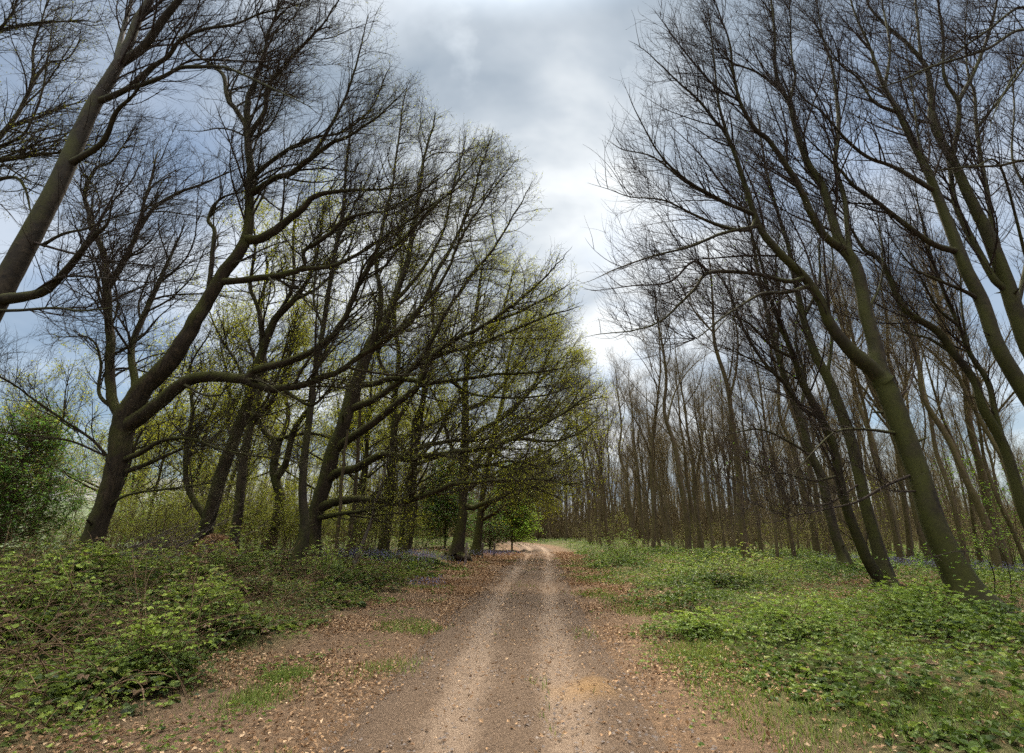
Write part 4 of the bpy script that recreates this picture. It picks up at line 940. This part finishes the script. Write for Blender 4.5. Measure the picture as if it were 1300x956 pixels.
# left bramble thicket
def lmask(x, y):
    u = x - xc(y); e = -4.0 - .35 * vnoise(y, y * .2, .9, 41) - .3 * vnoise(x, y, 2.2, 42); return sstep(0, -.9, u - e)
def lheight(x, y):
    u = x - xc(y)
    return lmask(x, y) * (.16 + .30 * sstep(-4.2, -7.5, u) + .34 * vnoise(x, y, 1.35, 43) + .18 * vnoise(x, y, 3.6, 44)) * np.interp(y, [0, 17, 22, 40], [1, 1, .55, .4])
mb = MB()
x, y = field_pts(185000, -24, -3.2, 5, 30, lambda x, y: lmask(x, y) * np.clip(11 / y, .18, 1) ** 1.1 * np.clip(.55 + .75 * vnoise(x, y, 2.0, 45), .03, 1))
h = np.maximum(lheight(x, y), .04); z = height(x, y) + h * (1 - rng.random(len(x)) ** 1.6 * .75)
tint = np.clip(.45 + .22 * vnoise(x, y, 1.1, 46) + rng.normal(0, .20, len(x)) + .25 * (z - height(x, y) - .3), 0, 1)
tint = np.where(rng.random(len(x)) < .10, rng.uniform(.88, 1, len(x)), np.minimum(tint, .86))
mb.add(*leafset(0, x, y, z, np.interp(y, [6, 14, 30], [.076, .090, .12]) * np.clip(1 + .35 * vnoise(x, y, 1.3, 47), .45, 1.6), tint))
x, y = field_pts(60000, -20, -3.4, 5, 26, lambda x, y: sstep(-3.6, -4.6, x - xc(y)) * np.clip(9 / y, .2, 1) * np.clip(.4 - .8 * vnoise(x, y, 1.2, 48), 0, 1)); n = len(x)
mb.add(*leafset(0, x, y, height(x, y) + rng.uniform(.02, .30, n), np.full(n, .045), np.clip(rng.normal(.66, .12, n), 0, .86), flat=1.0))
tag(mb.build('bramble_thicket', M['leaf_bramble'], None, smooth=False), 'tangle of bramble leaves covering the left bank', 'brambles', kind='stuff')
mb = MB()
x, y = field_pts(8500, -20, -3.6, 5, 24, lambda x, y: lmask(x, y) * np.clip(8.5 / y, .05, 1) ** 1.6); n = len(x)
a = rng.uniform(0, 6.28, n); P, R = grow(np.stack([x, y, height(x, y) + .0], 1), np.stack([np.cos(a), np.sin(a), rng.uniform(.5, 2.2, n)], 1), rng.uniform(.7, 1.9, n), rng.uniform(.004, .0085, n), 9, .14, np.array([0, 0, -1.]), .13, .5)
mb.add(*tube_block(P, R, 4)); tag(mb.build('bramble_stems', M['brown_stem'], None), 'brown arching bramble stems tangled through the left bank', 'brambles', kind='stuff')

# right undergrowth
def rmask(x, y):
    u = x - xc(y); e = 2.75 + .35 * vnoise(y, y * .3, .8, 51) + .3 * vnoise(x, y, 2.0, 52); bare = sstep(.25, .9, vnoise(x, y, .42, 55)) * sstep(4.5, 6.5, u) * sstep(9, 12, y) * .85
    return sstep(0, 1.0, u - e) * (1 - bare)
mb = MB()
x, y = field_pts(340000, 2.3, 46, 3.8, 46, lambda x, y: rmask(x, y) * np.clip(10 / y, .12, 1) ** 1.05 * np.clip(.6 + .6 * vnoise(x, y, 2.0, 56), np.interp(y, [9, 13], [.5, .14]), 1))
u = x - xc(y); h = (.12 + .16 * sstep(3, 5, u) + .17 * vnoise(x, y, 1.7, 53) + .11 * vnoise(x, y, 4, 54)) * np.interp(y, [0, 14, 40], [1.25, 1, 1.1]); h = np.maximum(h, .03)
z = height(x, y) + h * (1 - rng.random(len(x)) ** 1.5 * .85)
tint = np.clip(.45 + .2 * vnoise(x, y, .9, 57) + rng.normal(0, .2, len(x)), 0, 1); tint = np.where(rng.random(len(x)) < .04, 1, np.minimum(tint, .94))
mb.add(*leafset(0, x, y, z, np.interp(y, [6, 14, 46], [.062, .076, .14]) * np.clip(.92 + .35 * vnoise(x, y, 1.1, 59), .4, 1.3), tint, tri=True))
tag(mb.build('green_undergrowth', M['leaf_cover'], None, smooth=False), 'low green leafy growth carpeting the right verge and woodland floor', 'undergrowth', kind='stuff')
mb = MB()
x, y = field_pts(60000, -5.5, 5, 4.7, 30, lambda x, y: (sstep(-2.0, -3.8, x - xc(y)) + sstep(1.5, 2.4, x - xc(y))).clip(0, 1) * np.clip(8 / y, .2, 1) * np.clip(.9 * vnoise(x, y, 1.9, 81) - .1, 0, .7)); n = len(x)
mb.add(*leafset(0, x, y, surf(x, y) + rng.uniform(.01, .09, n), np.interp(y, [5, 30], [.032, .07]) * rng.uniform(.6, 1.4, n), np.clip(rng.normal(.55, .2, n), 0, .95)))
tag(mb.build('verge_weeds', M['leaf_cover'], None, smooth=False), 'small weeds sprouting through the litter on both verges', 'weeds', kind='stuff')
# thinner green floor deeper in, both sides
mb = MB()
x = rng.uniform(-60, 70, 120000); y = rng.uniform(20, 95, 120000); u = x - xc(y); keep = frame_ok(x, y) & ((u < -4.6) | (u > 3.2)) & (rng.random(len(x)) < np.clip(.5 + .5 * vnoise(x, y, .5, 58), .05, 1)) & ~((u > 0) & (y < 40)); x, y = x[keep], y[keep]
nn = len(x); z = height(x, y) + rng.uniform(.02, .32, nn); mb.add(*leaf_block(np.stack([x, y, z], 1), rdir(nn) * [1, 1, .6], rdir(nn) * .5 + [0, 0, 1], rng.uniform(.10, .24, nn), .6, tint=np.clip(rng.normal(.45, .22, nn), 0, .95)))
tag(mb.build('woodland_floor_growth', M['leaf_cover'], None, smooth=False), 'sparse green growth on the woodland floor beneath the far trees', 'undergrowth', kind='stuff')
# bluebells
mb = MB()
bx, by, bz = [], [], []
for px, Y, w, d, n in [(380, 24, 3.4, 3.5, 1000), (470, 27, 2.2, 2.5, 350), (300, 23, 3.5, 2.5, 800), (440, 31, 6, 4, 450), (540, 30, 1.2, 2, 420), (545, 19, .6, .8, 60), (620, 40, 2.4, 3, 400), (1215, 26, 4, 4, 900), (1150, 30, 5, 4, 600), (230, 22, 3, 3, 500)]:
    x = gpos(px, 700, Y) + rng.normal(0, w * .5, n); y = Y + rng.normal(0, d * .5, n); bx.append(x); by.append(y)
x = np.concatenate(bx); y = np.concatenate(by); n = len(x); z = height(x, y) + rng.uniform(.22, .42, n)
for k in range(3): mb.add(*leaf_block(np.stack([x + rng.normal(0, .03, n), y + rng.normal(0, .03, n), z + rng.normal(0, .05, n)], 1), rdir(n) + [0, 0, -.8], rdir(n), rng.uniform(.035, .06, n), .8))
tag(mb.build('bluebells', M['bluebell'], None, smooth=False), 'hazy violet drifts of bluebells beneath the trees', 'bluebells', kind='stuff')

# grass
def grass(x, y, hmin, hmax):
    n = len(x); a = rng.uniform(0, 6.28, n); d = np.stack([np.cos(a) * .5, np.sin(a) * .5, np.ones(n)], 1); L = rng.uniform(hmin, hmax, n)
    return leaf_block(np.stack([x, y, surf(x, y) - .01], 1), d + rng.normal(0, .2, (n, 3)), np.stack([np.cos(a), np.sin(a), np.zeros(n)], 1) + .01, L, np.clip(.012 / L, .05, .3) * np.clip(y / 9, 1, 3))
mb = MB()
gm = lambda x, y: np.clip(np.maximum(sstep(.35, .9, vnoise(x, y, 1.5, 61)) * sstep(.9, 1.8, np.abs(x - xc(y) + .1)), .0) + .9 * sstep(2.0, 2.5, x - xc(y)) * sstep(3.6, 2.8, x - xc(y)) * sstep(-.3, .5, vnoise(x, y, .9, 62)) + .10 * sstep(.3, .9, vnoise(x, y, 2.4, 64)) * sstep(.55, .3, np.abs(x - xc(y))) + .35 * sstep(-3.4, -4.2, x - xc(y)) * sstep(0, .6, vnoise(x, y, .8, 63)), 0, 1) * np.clip(9 / y, .25, 1)
x, y = field_pts(300000, -6, 6.5, 4.8, 40, gm); mb.add(*grass(x, y, .03, .13))
for px, py, n, r in [(366, 842, 1500, .33), (888, 822, 1300, .5), (330, 868, 900, .5), (905, 805, 900, .6), (545, 790, 300, .4), (830, 742, 700, .5)]:
    Y = 1.75 / math.tan(math.atan((py - CY) / F) - TH); P, t = unproj(px, py, Y); xx = P[0] + rng.normal(0, r * .45, n); yy = Y + rng.normal(0, r * .6, n); mb.add(*grass(xx, yy, .04, .12))
tag(mb.build('grass', M['grass'], None, smooth=False), 'short bright grass in tufts along the track edges', 'grass', kind='stuff')

# fallen leaves
mb = MB()
def litter(x, y):
    u = x - xc(y); return np.clip(.95 * sstep(-1.2, -2.4, u) * sstep(-5.8, -4.0, u) + .85 * sstep(1.3, 2.0, u) * sstep(4.2, 3.0, u) + .22 * sstep(-.8, -1.6, u) * sstep(-4, -2, u) + .10 + .5 * sstep(6, 9, u) * sstep(.1, .7, vnoise(x, y, .42, 55)), 0, 1) * np.clip(.42 + .85 * vnoise(x, y, 1.6, 71), .06, 1) * (1 - .85 * np.exp(-((np.abs(u) - np.interp(y, [0, 7, 18, 50], [.58, .60, .78, .74])) / .3) ** 2)) + .06 * np.clip(9 / y, .16, 1)
x, y = field_pts(520000, -8, 20, 4.6, 48, litter); n = len(x)
mb.add(*leaf_block(np.stack([x, y, surf(x, y) + rng.uniform(.008, .04, n)], 1), rdir(n) * [1, 1, .35], rdir(n) * .55 + [0, 0, 1], np.interp(y, [5, 12, 40], [.052, .062, .13]) * rng.uniform(.6, 1.3, n), .62, .3, tint=np.clip(rng.normal(.5, .24, n), 0, 1)))
tag(mb.build('fallen_leaves', M['leaf_dry'], None, smooth=False), 'dry brown fallen leaves strewn along the track sides', 'leaf litter', kind='stuff')
# small stones and bits on the track
n = 5200; x = rng.uniform(-2, 1.9, n); y = 4.6 + 26 * rng.random(n) ** 1.6; x = x + xc(y); s = rng.uniform(.006, .022, n) * rng.uniform(.5, 1.3, n)
oc = np.array([[1, 0, 0], [0, 1, 0], [-1, 0, 0], [0, -1, 0], [0, 0, .7], [0, 0, -.7]]); v = oc[None] * s[:, None, None] * rng.uniform(.6, 1.3, (n, 6, 1)) + np.stack([x, y, surf(x, y) + .012], 1)[:, None]
fq = np.array([[0, 1, 4, 4], [1, 2, 4, 4], [2, 3, 4, 4], [3, 0, 4, 4]]); f3 = (np.arange(n)[:, None, None] * 6 + fq[None, :, :3]).reshape(-1, 3)
mb = MB(); mb.add(v, f3); tag(mb.build('track_stones', M['stone'], None, smooth=False), 'small pale stones scattered on the dirt track', 'stones', kind='stuff')

# leaf mound at the foot of the young oak
P, t = unproj(272, 695, 17.2); mx, my = P[0], 17.2; mz = float(height(mx, my)); root = empty('leaf_mound', (mx, my, mz)); tag(root, 'heaped orange-brown dead leaves on a stump in front of the young oak', 'leaf mound')
th = np.linspace(0, 2 * np.pi, 15)[:-1]; prof = [(.62, -.1), (.58, .35), (.52, .75), (.34, 1.0), (.02, 1.08)]
Q = np.array([[0, 0, z] for r, z in prof])[None]; R = np.array([r for r, z in prof])[None]; mb = MB(); mb.add(*tube_block(Q, R, 14, 1 + rng.normal(0, .08, (1, 5, 14)))); mb.build('stump', M['dead'], root)
n = 900; a = rng.uniform(0, 6.28, n); zz = rng.uniform(.45, 1.18, n); rr = np.interp(zz, [.4, .8, 1.05, 1.2], [.62, .58, .38, .1]) * rng.uniform(.8, 1.12, n)
mb = MB(); mb.add(*leaf_block(np.stack([np.cos(a) * rr, np.sin(a) * rr, zz], 1), rdir(n), rdir(n), rng.uniform(.08, .14, n), .6, .3, tint=np.clip(rng.normal(.5, .2, n), 0, 1))); mb.build('dead_leaves', M['leaf_dry'], root, smooth=False)

# distinct bushes of fresh bramble standing out of the banks
def bramble(px, py, Y, H, W, n, label, mat='leaf_bramble', lift=.45):
    x0 = gpos(px, py, Y); z0 = float(height(x0, Y)); root = empty('bramble_bush', (x0, Y, z0)); tag(root, label, 'bush')
    H *= 1.3; n = int(n * 1.25); ns = 26; a = rng.uniform(0, 6.28, ns); P, R = grow(np.zeros((ns, 3)), np.stack([np.cos(a), np.sin(a), rng.uniform(.9, 2.5, ns)], 1), H * rng.uniform(.8, 1.5, ns), np.full(ns, .006), 9, .12, np.array([0, 0, -1.]), .09, .5)
    P[:, :, 2] = np.maximum(P[:, :, 2], 0); st = MB(); st.add(*tube_block(P, R, 4)); st.build('stems', M['brown_stem'], root)
    th = rng.uniform(0, 6.28, n); ph = np.arccos(rng.uniform(0, 1, n)); r = rng.random(n) ** .4 * (1 + .18 * np.sin(3 * th + px) + .12 * np.sin(5 * th))
    x = np.cos(th) * np.sin(ph) * r * W * .5; y = np.sin(th) * np.sin(ph) * r * W * .5; z = np.cos(ph) * r * H * (1 + .15 * np.sin(4 * th)) + .03
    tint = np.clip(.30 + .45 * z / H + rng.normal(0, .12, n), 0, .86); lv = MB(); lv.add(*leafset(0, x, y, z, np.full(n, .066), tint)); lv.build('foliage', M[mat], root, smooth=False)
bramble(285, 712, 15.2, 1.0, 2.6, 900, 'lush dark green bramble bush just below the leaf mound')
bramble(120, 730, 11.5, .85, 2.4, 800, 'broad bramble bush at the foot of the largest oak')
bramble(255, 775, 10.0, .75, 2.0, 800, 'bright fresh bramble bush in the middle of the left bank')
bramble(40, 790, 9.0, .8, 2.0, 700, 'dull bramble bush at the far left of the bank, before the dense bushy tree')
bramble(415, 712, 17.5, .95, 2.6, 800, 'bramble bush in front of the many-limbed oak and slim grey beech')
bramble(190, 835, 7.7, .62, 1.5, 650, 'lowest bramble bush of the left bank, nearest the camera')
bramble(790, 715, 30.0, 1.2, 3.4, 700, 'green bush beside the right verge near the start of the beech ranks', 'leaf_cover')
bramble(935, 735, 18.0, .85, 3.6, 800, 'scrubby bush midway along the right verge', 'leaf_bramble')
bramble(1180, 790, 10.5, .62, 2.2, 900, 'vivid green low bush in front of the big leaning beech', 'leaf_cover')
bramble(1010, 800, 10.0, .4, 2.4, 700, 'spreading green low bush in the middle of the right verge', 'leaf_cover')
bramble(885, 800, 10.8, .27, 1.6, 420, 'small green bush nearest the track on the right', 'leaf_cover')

# ------------------------------------------------------------------ sky and sun
SUN_EL, SUN_AZ = 52.0, 6.0         # azimuth clockwise from +Y (ahead)
w = bpy.data.worlds.new('World'); scene.world = w; w.use_nodes = True; nt = w.node_tree; nt.nodes.clear(); L = nt.links
sky = node(nt, 'ShaderNodeTexSky', sky_type='NISHITA'); sky.sun_disc = False; sky.sun_elevation = RAD(SUN_EL); sky.sun_rotation = RAD(SUN_AZ); sky.air_density = 1.0; sky.dust_density = 1.5
tc = node(nt, 'ShaderNodeTexCoord'); sx = node(nt, 'ShaderNodeSeparateXYZ'); L.new(tc.outputs['Generated'], sx.inputs[0])
zc = math_(nt, 'MAXIMUM', sx.outputs[2], 0.02); dz = math_(nt, 'ADD', zc, .22)
cx = node(nt, 'ShaderNodeCombineXYZ'); L.new(math_(nt, 'DIVIDE', sx.outputs[0], dz), cx.inputs[0]); L.new(math_(nt, 'DIVIDE', sx.outputs[1], dz), cx.inputs[1])
cn = noise(nt, cx.outputs[0], 1.7, 7, .55, .35); cn2 = noise(nt, cx.outputs[0], 2.6, 6, .55, .6)
mp = node(nt, 'ShaderNodeMapping'); mp.inputs['Location'].default_value = (3.3, 7.1, 0); L.new(cx.outputs[0], mp.inputs[0]); cn3 = noise(nt, mp.outputs[0], 1.1, 6, .5, .2)
cloud = ramp(nt, cn3, [(.38, (.76, .93, 1.13)), (.46, (1.32, 1.47, 1.63)), (.545, (2.3, 2.38, 2.42))])
cover = node(nt, 'ShaderNodeMapRange'); L.new(cn, cover.inputs[0]); cover.inputs[1].default_value = .22; cover.inputs[2].default_value = .48
# cloud cover is thicker straight ahead and low, thinner high at both sides
side = math_(nt, 'ABSOLUTE', sx.outputs[0]); sd = node(nt, 'ShaderNodeMapRange'); L.new(side, sd.inputs[0]); sd.inputs[1].default_value = .22; sd.inputs[2].default_value = .62; sd.inputs[3].default_value = 1.0; sd.inputs[4].default_value = .5
cf = math_(nt, 'MULTIPLY', cover.outputs[0], sd.outputs[0])
# overcast zenith and sky behind camera, boosted out of view to light the ground
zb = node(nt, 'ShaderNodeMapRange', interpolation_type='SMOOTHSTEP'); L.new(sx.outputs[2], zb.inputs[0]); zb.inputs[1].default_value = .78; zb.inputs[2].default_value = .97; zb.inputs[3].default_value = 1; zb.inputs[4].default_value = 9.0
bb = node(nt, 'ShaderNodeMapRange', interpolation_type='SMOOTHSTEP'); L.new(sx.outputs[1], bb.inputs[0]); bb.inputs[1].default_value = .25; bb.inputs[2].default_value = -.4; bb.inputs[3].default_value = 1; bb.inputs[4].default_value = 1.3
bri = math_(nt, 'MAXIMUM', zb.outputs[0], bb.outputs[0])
skyd = mixc(nt, 1.0, sky.outputs[0], (.195, .228, .245), 'MULTIPLY')
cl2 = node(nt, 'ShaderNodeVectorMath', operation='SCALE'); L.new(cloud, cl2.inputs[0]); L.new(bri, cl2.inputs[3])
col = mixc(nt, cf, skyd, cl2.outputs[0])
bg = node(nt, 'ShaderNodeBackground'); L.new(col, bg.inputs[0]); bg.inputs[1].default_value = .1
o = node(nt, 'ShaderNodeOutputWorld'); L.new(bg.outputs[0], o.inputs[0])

sl = bpy.data.lights.new('sun', 'SUN'); so = bpy.data.objects.new('sun', sl); C.objects.link(so)
sl.energy = 1.5; sl.angle = RAD(10); sl.color = (1, .88, .72)
so.rotation_euler = (RAD(90 - SUN_EL), 0, RAD(180 - SUN_AZ)); so.location = (0, 0, 60)

scene.view_settings.view_transform = 'Standard'; scene.view_settings.look = 'None'; scene.view_settings.exposure = 2.2; scene.view_settings.gamma = 1
scene.cycles.max_bounces = 4; scene.cycles.diffuse_bounces = 2; scene.cycles.glossy_bounces = 1; scene.cycles.transmission_bounces = 3; scene.cycles.transparent_max_bounces = 2
scene.cycles.sample_clamp_indirect = 2.0; scene.cycles.sample_clamp_direct = 4.0; scene.cycles.use_denoising = False; scene.cycles.use_adaptive_sampling = True; scene.cycles.adaptive_threshold = .02
bpy.context.view_layer.update()
print('TRIS', sum(len(o.data.polygons) for o in bpy.data.objects if o.type == 'MESH' and o.data.users == 1) * 2, 'OBJ', len(bpy.data.objects))
